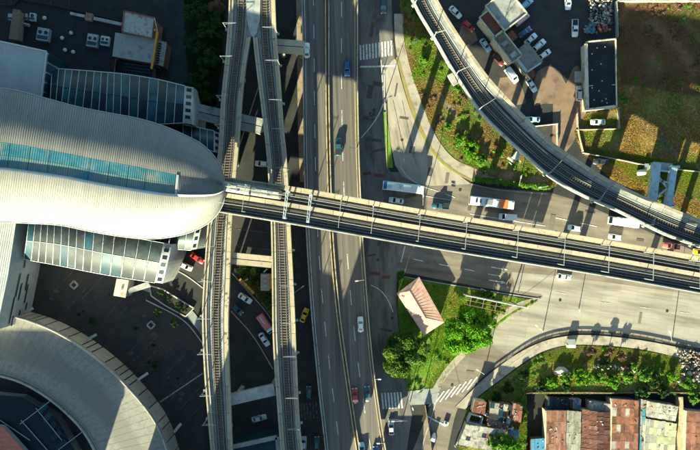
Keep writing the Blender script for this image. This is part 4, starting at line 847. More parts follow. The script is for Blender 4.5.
# ------------------------------------------------------------------ settlement with corrugated roofs
wv = [(x / 24 - .5, y, .5 * math.cos(x / 24 * 2 * math.pi * 6)) for y in (-.5, .5) for x in range(25)]
CORR = bpy.data.meshes.new('corrugated_sheet'); CORR.from_pydata(wv, [], [(i, i + 1, i + 26, i + 25) for i in range(24)]); CORR.update(); CORR.materials.append(M['rust'])
def shack(label, corners, z, rise, mats, nu, nv, kind='mono', wall='wall_cream', skip=0.0):
    z0 = SUNK if corners[0][0] > 526 else 0.0; z += z0
    """corners TL,TR,BR,BL in the photo at eaves height; sheets laid nu x nv; kind mono|gable_v (ridge runs down the photo)|gable_u"""
    w_ = [P(x, y, z) for x, y in corners]; c = sum(w_, Vector()) / 4
    t = thing('shack', (c.x, c.y, z0), label, 'house', 'corrugated roof houses')
    MB().prism([(p.x * .97 + c.x * .03, p.y * .97 + c.y * .03) for p in w_], z0, z - .15).build('wall', M[wall], t)
    def S(u, v):
        p = w_[0] * (1 - u) * (1 - v) + w_[1] * u * (1 - v) + w_[2] * u * v + w_[3] * (1 - u) * v
        p.z = z + .1 + rise * ((1 - v) if kind == 'mono' else (1 - abs(2 * u - 1)) if kind == 'gable_v' else (1 - abs(2 * v - 1)) if kind == 'gable_u' else v)
        return p
    for i in range(nu):
        for j in range(nv):
            if random.random() < skip: continue
            u0, u1, v0, v1 = i / nu, (i + 1) / nu, j / nv, (j + 1) / nv; ov = .06
            um, vm = (u0 + u1) / 2, (v0 + v1) / 2
            tu = (S(u1, vm) - S(u0, vm)) * (1 + ov); tv = (S(um, v0) - S(um, v1)) * (1 + ov); p = S(um, vm)
            if kind == 'gable_v' and nu > 1: tu.z = (S(u1 - .001, vm) - S(u0 + .001, vm)).z
            n = tu.cross(tv).normalized(); p = p + n * (.03 * ((i + j) % 2) + random.uniform(0, .04))
            if random.random() < .3: p += tu.normalized() * random.uniform(-.1, .1) + tv.normalized() * random.uniform(-.15, .15)
            o = bpy.data.objects.new('roof_sheet', CORR); COL.objects.link(o); o.parent = t
            corr_along_v = kind != 'gable_v'
            X, Y = (tu, tv) if corr_along_v else (-tv, tu)
            m = Matrix.Identity(4)
            for r in range(3): m[r][0] = X[r]; m[r][1] = Y[r]; m[r][2] = n[r] * .1; m[r][3] = p[r] - ORG[t.name][r]
            o.matrix_local = m
            o.material_slots[0].link = 'OBJECT'; o.material_slots[0].material = M[random.choice(mats)]
    for k in range(random.randint(3, 7)):
        q = S(random.uniform(.1, .9), random.uniform(.05, .6)); MB().box((q.x, q.y, q.z + .14), (random.uniform(.12, .3), random.uniform(.25, .9), .1), random.random() * 3).build('roof_weight', M[random.choice(['concrete_lt', 'sheet_white', 'timber'])], t)
    return t
shack('long house with a pink brown ribbed roof beside the grey roofed one', [(545.5, 410), (565, 410), (565, 466), (545.5, 466)], 3.6, .8, ['sheet_pink', 'sheet_pink', 'sheet_pink', 'rust_red'], 8, 5, 'mono')
shack('long house with a weathered grey roof between pink and rust roofs', [(565.5, 410), (580, 411), (580, 466), (565.5, 466)], 3.4, .7, ['sheet_grey'], 6, 5, 'mono')
shack('long house with a red brown gable of stepped sheets', [(581, 409), (609.5, 413), (609, 466), (581, 466)], 3.4, 1.3, ['rust_red', 'rust_red', 'rust', 'rust_red', 'sheet_pink'], 4, 12, 'gable_v')
shack('low bleached white lean-to above the red brown gable', [(589, 401), (610, 404), (610, 413), (589, 410)], 3.0, .3, ['sheet_white', 'sheet_white', 'sheet_grey'], 4, 1, 'mono')
shack('rust roofed house patched with two bleached white sheets', [(611, 398), (637, 400), (637, 466), (611, 466)], 4.0, .8, ['rust', 'rust', 'rust_red', 'rust', 'rust', 'sheet_white'], 6, 8, 'mono')
shack('narrow pale lean-to squeezed beside the patched rust roof', [(638, 399), (645, 400), (644, 466), (637, 466)], 2.8, .3, ['sheet_white', 'sheet_grey', 'skylight'], 2, 8, 'mono', skip=.15)
shack('grey zinc roofed house above the mossy pale roof', [(648, 401), (677, 406), (675, 421), (647, 417)], 3.8, .6, ['sheet_grey', 'sheet_grey', 'sheet_white'], 8, 3, 'mono')
shack('house with a mossy pale green roof below the zinc one', [(645, 418), (675, 423), (673, 466), (643, 466)], 3.3, .7, ['sheet_green', 'sheet_green', 'sheet_green', 'sheet_white', 'sheet_grey'], 8, 6, 'mono')
shack('dark red brown roofed house in the lower corner with a white mast', [(685, 410), (722, 414), (722, 466), (685, 466)], 3.8, .8, ['rust', 'rust_red'], 8, 5, 'mono')
shack('dark flat shed roof shaded behind the pink brown house', [(548, 397), (572, 398), (572, 409), (547, 409)], 2.8, .2, ['roof_black', 'glass_sky'], 4, 1, 'mono', 'timber')
shack('small pale shed with a blue sheet behind the grey long house', [(572, 398), (581, 399), (580, 410), (572, 409)], 2.6, .2, ['sheet_white', 'tarp_blue'], 3, 2, 'mono')
shack('small blue roofed shed beside the pink brown house', [(531, 439), (545, 438), (544, 466), (531, 466)], 2.4, .3, ['tarp_blue'], 4, 2, 'mono', 'timber')
shack('broken white roofed house at the corner of the side street', [(466, 424), (507, 430), (500, 452), (458, 444)], 3.2, .5, ['sheet_white', 'sheet_white', 'sheet_white', 'sheet_grey', 'rust_red'], 9, 4, 'mono', skip=.06)
shack('small maroon roofed room at the end of the slanted crosswalk', [(475, 400), (486, 402), (484, 414), (472, 412)], 3.2, .3, ['rust_red', 'rust'], 3, 2, 'mono')
shack('grey roof of loose sheets behind the maroon roofed room', [(490, 402), (512, 405), (510, 424), (489, 418)], 3.0, .4, ['sheet_grey', 'glass_sky', 'sheet_grey', 'roof_black'], 5, 3, 'mono', 'timber', .12)
shack('pink red roof of old sheets at the edge of the grass patch', [(512, 403), (522, 405), (521, 422), (511, 420)], 2.8, .3, ['rust_red', 'sheet_pink'], 3, 3, 'mono', 'timber')
shack('brown patched yard roof in the middle of the corner house', [(487, 418), (508, 424), (507, 431), (487, 427)], 2.6, .2, ['rust', 'sheet_pink', 'rust_red'], 5, 1, 'mono', 'timber')
shack('small blue and white lean-to beside the corner house', [(509, 430), (519, 431), (518, 440), (508, 439)], 2.4, .2, ['tarp_blue', 'sheet_white'], 2, 2, 'mono', 'timber')
pen = thing('roofless_room', P(475, 418), 'roofless white walled room in front of the corner house', 'room')
for a_, b_ in (((470, 413), (482, 416)), ((482, 416), (480, 424)), ((480, 424), (467, 421)), ((467, 421), (470, 413))): MB().beam(P(*a_, 1.3), P(*b_, 1.3), .25, 2.6).build('wall', M['frame_white'], pen)
mst = tag(MB().tube([P(688, 411, SUNK), P(688, 411, 6.5)], [.09, .06], 6).build('antenna_mast', M['frame_white']), 'thin white mast on the dark red brown roof', 'mast')
ag = MB(); ag.beam(P(679, 396, SUNK + 1.2), P(682, 466, SUNK + 1.2), 1.1, 2.4)
tag(ag.build('garden_wall', M['yellow_conc']), 'thick yellow wall between the mossy roof and the red brown roof', 'wall')
# ------------------------------------------------------------------ vehicles
def ring(x, w, zb, zt, r=.14, tum=.0):
    """rounded body section at station x"""
    return [Vector((x, y, z)) for y, z in ((-w + .08, zb), (-w, zb + .16), (-w, (zb + zt) / 2), (-w + .03, zt - r), (-w + r + tum, zt), (w - r - tum, zt), (w - .03, zt - r), (w, (zb + zt) / 2), (w, zb + .16), (w - .08, zb))]
WHEEL = MB(); 
for s in (1,): WHEEL.loft([[Vector((.32 * q * math.cos(a), y, .32 * q * math.sin(a))) for a in np.linspace(0, 2 * math.pi, 15)[:-1]] for y, q in ((-.1, .85), (-.08, 1), (.08, 1), (.1, .85))])
WHEEL_ME = WHEEL.mesh('wheel', M['rubber'], True)
RIM_ME = MB().tube([(0, -.108, 0), (0, .108, 0)], .2, 10).mesh('rim', M['rim'])
PROTO = {}
def proto(kind):
    if kind in PROTO: return PROTO[kind]
    t = bpy.data.objects.new('car', None); COL.objects.link(t); ORG[t.name] = (0, 0, 0); t.empty_display_size = .5
    L, W = dict(sedan=(4.5, 1.78), hatch=(4.0, 1.72), suv=(4.6, 1.86), pickup=(5.2, 1.86), van=(5.2, 1.98))[kind]; h = L / 2; w = W / 2
    hood, belt, top = dict(sedan=(.86, .98, 1.46), hatch=(.90, 1.0, 1.52), suv=(1.02, 1.12, 1.74), pickup=(1.05, 1.12, 1.76), van=(1.15, 1.25, 2.1))[kind]
    if kind == 'pickup': st = [(-h, .9, .45, .95), (-h + .08, .97, .34, 1.08), (-.55, 1, .3, 1.10), (.2, 1, .28, belt), (1.1, 1, .28, belt - .02), (h - .5, .97, .3, hood), (h - .12, .88, .34, .84), (h, .74, .42, .70)]
    elif kind == 'van': st = [(-h, .94, .45, 1.1), (-h + .1, .98, .34, belt), (0, 1, .3, belt), (1.2, 1, .28, belt), (h - .6, .98, .3, hood), (h - .12, .9, .34, .85), (h, .78, .42, .7)]
    else: st = [(-h, .78, .45, .78), (-h + .12, .9, .34, belt - .12), (-h + .6, .97, .3, belt - (.02 if kind == 'sedan' else 0)), (0, 1, .26, belt), (1.0, 1, .26, belt - .04), (h - .75, .97, .3, hood), (h - .15, .87, .34, .74), (h, .70, .42, .62)]
    MB().loft([ring(x, w * q, zb, zt) for x, q, zb, zt in st]).build('body', PAINT['white'], t, True, True)
    # cabin: x of base rear, base front, roof rear, roof front
    a = dict(sedan=(-1.75, .98, -1.0, .22), hatch=(-1.88, .95, -1.45, .2), suv=(-2.15, 1.05, -1.85, .35), pickup=(-.55, 1.2, -.42, .55), van=(-2.5, 1.75, -2.4, 1.05))[kind]
    bw, tw = w * .93, w * .72 if kind != 'van' else w * .84
    B = [Vector((a[0], -bw, belt - .03)), Vector((a[1], -bw * .92, belt - .07)), Vector((a[1], bw * .92, belt - .07)), Vector((a[0], bw, belt - .03))]
    T = [Vector((a[2], -tw, top - .04)), Vector((a[3], -tw, top - .03)), Vector((a[3], tw, top - .03)), Vector((a[2], tw, top - .04))]
    MB().add(B + T, [(0, 1, 5, 4), (1, 2, 6, 5), (2, 3, 7, 6), (3, 0, 4, 7), (4, 5, 6, 7)]).build('cabin', PAINT['white'], t, False, True)
    c = Vector(((a[2] + a[3]) / 2, 0, top)); rr = [Vector((p.x * .97 + c.x * .03, p.y * .86, top + .02)) for p in T]
    MB().loft([T, rr]).build('roof', PAINT['white'], t, False, True)
    def pane(i, j, k, l, nm, ins=.10, lo=.08, hi=.93):
        p, q, r, s = B[i], B[j], T[k - 4], T[l - 4]; n = (q - p).cross(s - p).normalized() * .012
        f = lambda u, v: (p * (1 - u) + q * u) * (1 - v) + (s * (1 - u) + r * u) * v
        pts = [f(ins, lo) + n, f(1 - ins, lo) + n, f(1 - ins, hi) + n, f(ins, hi) + n]
        if n.dot((p + q) / 2 - Vector((c.x, 0, belt))) < 0: pts = [x - n * 2 for x in pts]
        MB().add(pts, [(0, 1, 2, 3)]).build(nm, M['car_glass'], t, False, True)
    pane(1, 2, 6, 5, 'windshield', .07); pane(3, 0, 4, 7, 'rear_window', .09) if kind != 'van' else None
    pane(0, 1, 5, 4, 'side_window', .08, .1, .9); pane(2, 3, 7, 6, 'side_window', .08, .1, .9)
    if kind == 'pickup':
        MB().box(((-h - .5) / 2 - .05, 0, 1.105), (h - .9, W * .8, .03)).build('cargo_bed', M['plastic'], t, False, True)
        for s in (-1, 1): MB().box(((-h - .5) / 2, s * (w - .1), 1.15), (h - .55, .1, .12)).build('bed_rail', PAINT['white'], t, False, True)
    if kind == 'suv':
        for s in (-1, 1): MB().box((-.75, s * tw * .82, top + .07), (1.9, .05, .06)).build('roof_rail', M['plastic'], t, False, True)
    for x in (-h + .85, h - .85):
        for s in (-1, 1):
            o = bpy.data.objects.new('wheel', WHEEL_ME); COL.objects.link(o); o.parent = t; o.location = (x, s * (w - .08), .32)
            r = bpy.data.objects.new('rim', RIM_ME); COL.objects.link(r); r.parent = o
    for s in (-1, 1):
        MB().box((h - .16, s * w * .62, .70), (.22, .36, .16)).build('headlight', M['lamp_clear'], t, False, True)
        MB().box((-h + .08, s * w * .66, .82), (.14, .34, .16)).build('taillight', M['lamp_red'], t, False, True)
        MB().box((a[1] - .25, s * (w + .07), belt + .06), (.2, .16, .13)).build('mirror', M['plastic'], t, False, True)
    PROTO[kind] = t; t['_used'] = 0; return t
def car(x, y, ang, kind, color, label, z=None, cat='car', group=None):
    """ang: heading in the photo, degrees, 0 = to the right, 90 = up"""
    p = proto(kind)
    if p['_used']: t = copy_tree(p)
    else: t = p
    p['_used'] = 1
    if z is None: z = .07
    z += .0
    t.location = P(x, y, z + (1.2 if False else 0)); t.rotation_euler = (0, 0, R(ang)); t.name = 'van' if kind == 'van' else 'pickup_truck' if kind == 'pickup' else 'car'
    for ch in t.children:
        if ch.type == 'MESH' and ch.name.split('.')[0] in ('body', 'cabin', 'roof', 'bed_rail'):
            ch.material_slots[0].link = 'OBJECT'; ch.material_slots[0].material = PAINT[color]
    return tag(t, label, 'van' if kind == 'van' else 'pickup' if kind == 'pickup' else cat, group)
def hz(y): return zh(HW.t_at(y=y)) + .03
car(307, 51, 90, 'sedan', 'white', 'white car alone on the shaded carriageway of the highway', hz(51))
car(347, 69, -90, 'suv', 'blue', 'blue car driving at the edge of the shade on the highway', hz(69))
car(338.5, 147, 90, 'pickup', 'teal', 'dark teal pickup casting a long shadow on the sunlit highway', hz(147))
car(360.5, 324, 92, 'sedan', 'white', 'white car on the highway level with the rose roofed house', hz(324))
car(355, 395, 95, 'sedan', 'red', 'red car next to a teal one on the shaded highway', hz(395))
car(367.5, 393, 95, 'sedan', 'teal', 'dark teal car next to the red one on the shaded highway', hz(393))
car(362, 449, 97, 'sedan', 'skyb', 'light blue car cut by the lower edge on the highway', hz(449))
car(376, 452, 97, 'hatch', 'blue', 'blue car cut by the lower edge beside the highway barrier', hz(452))
car(383, 7, -88, 'suv', 'teal', 'dark teal car at the top of the frontage road', .08)
car(391, 427, 93, 'sedan', 'silver', 'silver car waiting below the shaded crosswalk', .09)
car(309, 392, 92, 'hatch', 'teal', 'teal car in the dark lane beside the highway above the crosswalk', .09)
car(304, 442, 88, 'hatch', 'silver', 'grey car cut by the viaduct below the dark crosswalk', .09); car(317, 442, 90, 'hatch', 'teal', 'teal car below the dark crosswalk beside the highway', .09)
car(304.5, 315, 68, 'sedan', 'yellow', 'yellow taxi in the dark lane between viaduct and highway', .09)
car(262, 164, 175, 'hatch', 'white', 'white car between the twin viaducts north of the main rail line', .06)
car(186, 266, -25, 'sedan', 'white', 'white car on the street below the canopy end, next to a red one', .08)
car(177.5, 251, -25, 'hatch', 'white', 'white car half hidden under the short canopy', .08); car(198, 258, -35, 'sedan', 'red', 'red car squeezed between the street and the rail viaduct', .08)
car(245.5, 298, -33, 'sedan', 'white', 'white car beside the yellow barrier on the street under the viaducts', .08)
car(238, 309, -45, 'hatch', 'teal', 'dark teal car partly hidden by the rail viaduct on the street', .08)
car(264.5, 339, -57, 'sedan', 'white', 'white car behind the red truck on the street', .08)
car(259.5, 417.5, 14, 'sedan', 'silver', 'pale car alone between the twin viaducts at the bottom', .07)
car(455, 13, -45, 'sedan', 'white', 'white car parked first beside the curved viaduct at the top', .06); car(468, 27, -42, 'hatch', 'red', 'red car parked beside the curved viaduct', .06)
car(485, 46, -55, 'sedan', 'skyb', 'pale blue car parked below the red one', .06); car(498, 60, -50, 'sedan', 'darkred', 'dark maroon car parked near the cream annex', .06)
car(511, 76, -52, 'van', 'white', 'white van parked on the brown yard beside the curved viaduct', .06); car(531, 86, -57, 'sedan', 'white', 'white car parked on the yard below the grey carport', .06)
car(525.5, 5, 40, 'suv', 'skyb', 'pale blue car parked uppermost against the office', .06); car(521, 20, 40, 'van', 'pink', 'long rose and white van parked against the office', .06)
car(524, 33, 35, 'sedan', 'blue', 'dark blue car in the parked row below the rose van', .06); car(530, 40, 42, 'sedan', 'white', 'white car in the parked row directly below the blue one', .06)
car(538.5, 46, 42, 'suv', 'white', 'white car in the middle of the row beside the carport', .06); car(544, 55, 35, 'hatch', 'white', 'white car at the lower end of the row beside the carport', .06)
car(567, 3, -88, 'suv', 'white', 'white car cut by the upper edge of the car park', .06); car(574, 29, -90, 'pickup', 'white', 'white pickup with an empty dark bed in the car park', .06)
car(578, 94, 90, 'suv', 'white', 'white car parked beside the cream warehouse wall', .06); car(597, 122.5, 180, 'sedan', 'white', 'white car parked in the pen below the warehouse', .06)
car(532, 120, 178, 'sedan', 'skyb', 'pale blue car in the deep shade beside the curved viaduct', .06); car(600, 162, 178, 'suv', 'dark', 'charcoal car at the grass edge beyond the curved viaduct', .06)
car(396, 200.5, 172, 'sedan', 'white', 'white car just behind the white and blue bus', .08); car(440, 206, 176, 'pickup', 'teal', 'teal pickup with its long shadow beside the rail viaduct', .05)
car(507, 217, 176, 'van', 'white', 'white van half under the rail viaduct near the orange bus', .05); car(573.5, 228, 172, 'hatch', 'white', 'white car with a long clear shadow on the tan road', .05)
car(614, 237, 172, 'hatch', 'white', 'white car next to the white truck on the tan road', .05); car(670, 246, 172, 'pickup', 'salmon', 'salmon red pickup beside the curved viaduct', .05)
car(699, 252, 172, 'sedan', 'yellow', 'yellow car at the edge of the photo between the viaducts', .05); car(563, 276.5, -8, 'sedan', 'white', 'white car on the broad sunlit road below the rail viaduct', .05)

def boxy(name, x, y, ang, L, W, Hh, label, cat, color, z=.06, roof_parts=(), cab=None, front=None):
    t = thing(name, tuple(P(x, y, z)), label, cat, None, R(ang)); ORG[t.name] = (0, 0, 0); h, w = L / 2, W / 2
    def rg(xx, ww, zb, zt): return [Vector((xx, a, b)) for a, b in ((-ww, zb), (-ww, zt - .25), (-ww + .1, zt - .08), (-ww + .3, zt), (ww - .3, zt), (ww - .1, zt - .08), (ww, zt - .25), (ww, zb))]
    b0 = -h; b1 = h if not cab else h - cab - .15
    MB().loft([rg(b0, w * .97, .5, Hh - .1), rg(b0 + .15, w, .4, Hh), rg(b1 - .25, w, .4, Hh), rg(b1, w * .95, .5, Hh - .15)]).build('body', PAINT[color], t, False, True)
    if cab:
        MB().loft([rg(h - cab, w * .95, .4, Hh * .72), rg(h - cab * .45, w * .95, .4, Hh * .70), rg(h - .15, w * .9, .4, Hh * .45), rg(h, w * .8, .5, Hh * .38)]).build('cab', PAINT[front or color], t, False, True)
        MB().add([(h - cab * .42, -w * .75, Hh * .70 + .01), (h - cab * .42, w * .75, Hh * .70 + .01), (h - .12, w * .75, Hh * .46), (h - .12, -w * .75, Hh * .46)], [(0, 1, 2, 3)]).build('windshield', M['car_glass'], t, False, True)
    else:
        MB().box((h + .01, 0, Hh * .6), (.05, W * .86, Hh * .42)).build('windshield', M['car_glass'], t, False, True)
        for s in (-1, 1):
            for k in range(6): MB().box((-h + 1.2 + k * (L - 2) / 6 + .4, s * (w + .01), Hh * .62), ((L - 2) / 6 * .85, .03, Hh * .3)).build('side_window', M['car_glass'], t, False, True)
    for (xa, xb, wf, hh, c) in roof_parts: MB().box(((xa + xb) / 2 * L - h, 0, Hh + hh / 2), ((xb - xa) * L, W * wf, hh)).build('roof_panel' if hh < .1 else 'roof_unit', c if not isinstance(c, str) else PAINT[c], t, False, True)
    for xx in (-h + L * .2, h - L * .18):
        for s in (-1, 1):
            o = bpy.data.objects.new('wheel', WHEEL_ME); COL.objects.link(o); o.parent = t; o.location = (xx, s * (w - .14), .46); o.scale = (1.45, 1.5, 1.45)
    for s in (-1, 1): MB().box((h + .01, s * w * .7, .8), (.06, .4, .22)).build('headlight', M['lamp_clear'], t, False, True); MB().box((-h - .01, s * w * .75, .9), (.06, .3, .3)).build('taillight', M['lamp_red'], t, False, True)
    return t
boxy('bus', 402.5, 188, 173, 12.2, 2.55, 3.1, 'long white bus with a blue front waiting beside the rail viaduct', 'bus', 'white', .08, ((.9, .985, .9, .04, 'blue'), (.78, .9, .7, .05, 'skyb'), (.3, .5, .6, .3, 'white'), (.55, .6, .4, .15, 'silver'), (.1, .14, .5, .12, 'silver')))
boxy('bus', 490, 203, 173, 13.0, 2.6, 3.1, 'white bus with an orange roof band and roof hatches', 'bus', 'white', .05, ((.14, .34, .98, .04, 'orange'), (.5, .66, .62, .28, M['steel_grey']), (.36, .42, .5, .16, 'silver'), (.75, .79, .4, .14, M['plastic']), (.84, .88, .4, .14, M['plastic']), (.02, .06, .6, .1, 'silver')))
boxy('truck', 621, 222, 172, 8.6, 2.5, 3.0, 'white box truck between the curved viaduct and the main rail line', 'truck', 'white', .05, ((.06, .5, .9, .04, 'white'), (.62, .7, .7, .2, 'silver')), 1.9)
boxy('truck', 266, 323, -55, 6.4, 2.2, 2.4, 'small truck with a salmon red box on the street under the viaducts', 'truck', 'salmon', .08, ((.1, .5, .2, .05, 'pink'),), 1.4, 'white')
# train standing out of the station on the main viaduct
p0, p1 = MV.pt(MV.t_at(x=222), 'C', -2.25, .35), MV.pt(MV.t_at(x=281), 'C', -2.25, .35); ta = math.atan2(p1.y - p0.y, p1.x - p0.x); tl = (p1 - p0).length
tr = thing('train', tuple((p0 + p1) / 2), 'pale metro train standing on the viaduct at the station mouth', 'train', None, ta); ORG[tr.name] = (0, 0, 0)
def trg(x, w, zb, zt): return [Vector((x, a, b)) for a, b in ((-w, zb), (-w, zt - .5), (-w + .15, zt - .2), (-w + .55, zt), (w - .55, zt), (w - .15, zt - .2), (w, zt - .5), (w, zb))]
half = tl / 2
for k, (a_, b_) in enumerate(((-half - 12, -.15), (.15, half))):
    rr = [trg(a_, 1.2, .5, 3.3), trg(a_ + .2, 1.28, .4, 3.4), trg(b_ - (1.4 if k else .2), 1.28, .4, 3.4), trg(b_ - (.4 if k else 0), 1.15, .5, 3.1 if k else 3.3)] + ([trg(b_, .95, .6, 2.4)] if k else [])
    cbody = MB().loft(rr).build('carriage', M['sheet_grey'], tr, False, True)
    for j in range(4):
        xx = a_ + (b_ - a_) * (.15 + .2 * j) + .6; MB().box((xx, .1 * (-1) ** j, 3.52), (1.5, 1.2 if j % 2 else .8, .26)).build('roof_unit', M['concrete_lt'] if j % 2 else M['steel_grey'], tr, False, True)
        MB().box((xx + 1.3, -.6, 3.47), (.7, .3, .16)).build('roof_grille', M['timber'], tr, False, True)
    for s in (-1, 1): MB().box(((a_ + b_) / 2, s * 1.29, 2.3), ((b_ - a_) * .85, .04, .9)).build('window_strip', M['car_glass'], tr, False, True)
MB().beam((half - 3.5, -.6, 3.5), (half - 3.5, .6, 4.6), .08).build('pantograph', M['steel_dark'], tr, False, True)
for xx in (-half - 8, -half + 2, 2.5, half - 3): MB().box((xx, 0, .3), (2.2, 1.7, .55)).build('bogie', M['steel_dark'], tr, False, True)
# rider on a scooter in the side street
sc = thing('scooter', tuple(P(433, 436, .05)), 'white three wheeled scooter cab at the stop line of the side street', 'scooter', None, R(70)); ORG[sc.name] = (0, 0, 0)
MB().loft([ring(-1.2, .62, .35, 1.35), ring(-1.0, .68, .3, 1.75), ring(.2, .66, .3, 1.8), ring(.7, .5, .3, 1.1), ring(1.25, .2, .35, .8)]).build('body', PAINT['white'], sc, True, True)
MB().add([(.24, -.5, 1.7), (.24, .5, 1.7), (.66, .42, 1.12), (.66, -.42, 1.12)], [(0, 1, 2, 3)]).build('windshield', M['car_glass'], sc, False, True)
for (xx, yy) in ((-.8, -.6), (-.8, .6), (1.0, 0)):
    o = bpy.data.objects.new('wheel', WHEEL_ME); COL.objects.link(o); o.parent = sc; o.location = (xx, yy, .26); o.scale = (.8, .7, .8)
# ------------------------------------------------------------------ vegetation
def leaf_cloud(n, centres, radii, size, squash=.8, shell=.45, seed=0):
    """n leaf quads spread through clumps; returns verts, faces"""
    g = np.random.default_rng(seed); c = np.asarray(centres); r = np.asarray(radii); w = r ** 2 / (r ** 2).sum()
    k = g.choice(len(c), n, p=w); d = g.normal(size=(n, 3)); d /= np.linalg.norm(d, axis=1)[:, None]
    d[:, 2] = np.where(d[:, 2] < -.35, -d[:, 2], d[:, 2]); rad = r[k] * (shell + (1 - shell) * g.random(n) ** .5)
    p = c[k] + d * rad[:, None] * np.array([1, 1, squash])
    nrm = d * .75 + g.normal(size=(n, 3)) * .55 + np.array([0, 0, .3]); nrm /= np.linalg.norm(nrm, axis=1)[:, None]
    u = np.cross(nrm, g.normal(size=(n, 3))); u /= np.linalg.norm(u, axis=1)[:, None]; v = np.cross(nrm, u); s = size * g.uniform(.55, 1.25, n)[:, None]
    a = p + u * s; b = p + v * s * .55; cc = p - u * s; dd = p - v * s * .55
    V = np.stack([a, b, cc, dd], 1).reshape(-1, 3); return V, np.arange(len(V)).reshape(-1, 4)
def tree(x, y, r, h, label, leaf, n=7000, size=.34, name='tree', seed=1, flat=.75, cat='tree', group=None, clumps=26, z0=0.0):
    """x, y: photo position of the crown centre, r crown radius in metres, h total height"""
    cz = h - r * flat * .75; base = P(x, y, cz); t = thing(name, (base.x, base.y, z0), label, cat, group); g = np.random.default_rng(seed); cs, rs = [], []
    ph = g.uniform(0, 6.28, 3); clumps = int(clumps * 1.7)
    for i in range(clumps):
        a = g.uniform(0, 2 * math.pi); rim = r * (.82 + .14 * math.sin(2 * a + ph[0]) + .12 * math.sin(3 * a + ph[1]) + .08 * math.sin(7 * a + ph[2])); q = g.random() ** .55 * rim * .9; zz = (g.random() ** .6 * 1.7 - .7) * r * flat * .75 * math.sqrt(max(.08, 1 - (q / r) ** 2))
        cs.append((q * math.cos(a), q * math.sin(a), cz + zz - z0)); rs.append(r * g.choice([g.uniform(.10, .18), g.uniform(.18, .30)]))
    V, F = leaf_cloud(n, cs, rs, size, .75, .25, seed); o = fast_mesh('crown', V, F, M[leaf], t)
    mb = MB(); zb = max(.6, cz - r * flat * .5 - z0); tr_ = max(.1, r * .055)
    mb.tube([(0, 0, 0), (g.uniform(-.1, .1), g.uniform(-.1, .1), zb * .6), (0, 0, zb), (0, 0, cz - z0)], [tr_ * 1.4, tr_, tr_ * .9, tr_ * .35], 9)
    for i in range(0, clumps, max(1, clumps // 9)):
        e = Vector(cs[i]); m = Vector((e.x * .45, e.y * .45, zb + (e.z - zb) * .55)); mb.tube([(0, 0, zb * .85), m, e], [tr_ * .55, tr_ * .35, tr_ * .12], 6)
    mb.build('trunk', M['bark'], t, True, True); return t
tree(404, 352, 7.6, 6.6, 'big deep green tree in shade and sun beside the frontage road', 'leaf_olive', 20000, .34, seed=3, clumps=38, flat=.5)
tree(470, 327, 8.2, 10.0, 'big bright green tree in the middle of the lawn island', 'leaf_bright', 22000, .34, seed=4, clumps=40)
tree(399.5, 275, 1.7, 3.2, 'small round bright bush at the corner of the lawn by the road', 'leaf_bright', 1500, .25, 'shrub', 5, cat='shrub', clumps=10)
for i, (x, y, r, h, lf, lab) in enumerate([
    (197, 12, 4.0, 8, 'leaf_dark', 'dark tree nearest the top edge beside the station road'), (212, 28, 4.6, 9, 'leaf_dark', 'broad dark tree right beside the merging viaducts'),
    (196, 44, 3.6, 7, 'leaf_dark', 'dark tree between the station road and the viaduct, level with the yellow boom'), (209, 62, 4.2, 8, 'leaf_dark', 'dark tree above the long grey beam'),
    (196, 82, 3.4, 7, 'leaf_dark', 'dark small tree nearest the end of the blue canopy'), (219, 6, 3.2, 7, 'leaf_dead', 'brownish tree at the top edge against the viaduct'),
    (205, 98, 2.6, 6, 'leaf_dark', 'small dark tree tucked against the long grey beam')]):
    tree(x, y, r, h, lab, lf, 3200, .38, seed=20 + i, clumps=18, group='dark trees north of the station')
for i, (x, y, r, h, lf, lab) in enumerate([
    (497, 444, 4.2, 5.5, 'leaf_mid', 'leafy green tree at the lower edge below the corner house'), (512, 447, 3.0, 5, 'leaf_bright', 'smaller bright tree at the lower edge beside the corner house'),
    (430, 27, 2.4, 3.0, 'leaf_dark', 'dark shrub under the curved viaduct at the top of the meadow'), (417, 12, 2.2, 2.6, 'leaf_dark', 'dark shrub uppermost in the meadow'),
    (459, 140, 2.6, 2.0, 'leaf_bright', 'bright weed clump in the meadow beside the pale bend of pavement'), (470, 150, 3.0, 2.2, 'leaf_bright', 'largest bright weed clump in the meadow'), (481, 160, 2.4, 1.8, 'leaf_mid', 'green weed clump in the lower corner of the meadow'),
    (448, 127, 1.6, 1.5, 'leaf_mid', 'small green weed clump below the two pier shadows'), (499, 152, 1.8, 1.6, 'leaf_mid', 'green clump against the curved viaduct near the equipment box'),
    (424, 62, 1.8, 1.6, 'leaf_mid', 'green clump beside the viaduct platform in the meadow'), (486, 297, 2.6, 3.5, 'leaf_olive', 'pale olive shrub beneath the billboard frame'), (497, 309, 2.4, 3.2, 'leaf_olive', 'olive shrub between the billboard and the pavement bend'),
    (492, 322, 1.9, 2.6, 'leaf_mid', 'green shrub at the pavement bend beside the bright tree'), (622, 100, 1.9, 2.2, 'leaf_mid', 'green shrub at the warehouse corner in the field'),
    (592, 352, 1.6, 2.6, 'leaf_dead', 'brown dead shrub on the verge, first of three'), (610, 353, 1.5, 3.2, 'leaf_dead', 'upright brown shrub on the verge, middle of three'), (621, 355, 1.9, 3.0, 'leaf_dead', 'brown dead shrub on the verge, last of three')]):
    tree(x, y, r, h, lab, lf, int(700 * r), .24 + .03 * r, 'shrub' if i > 1 else 'tree', 50 + i, cat='shrub' if i > 1 else 'tree', clumps=int(8 + 3 * r), flat=.6 if h < 2.5 else .75)
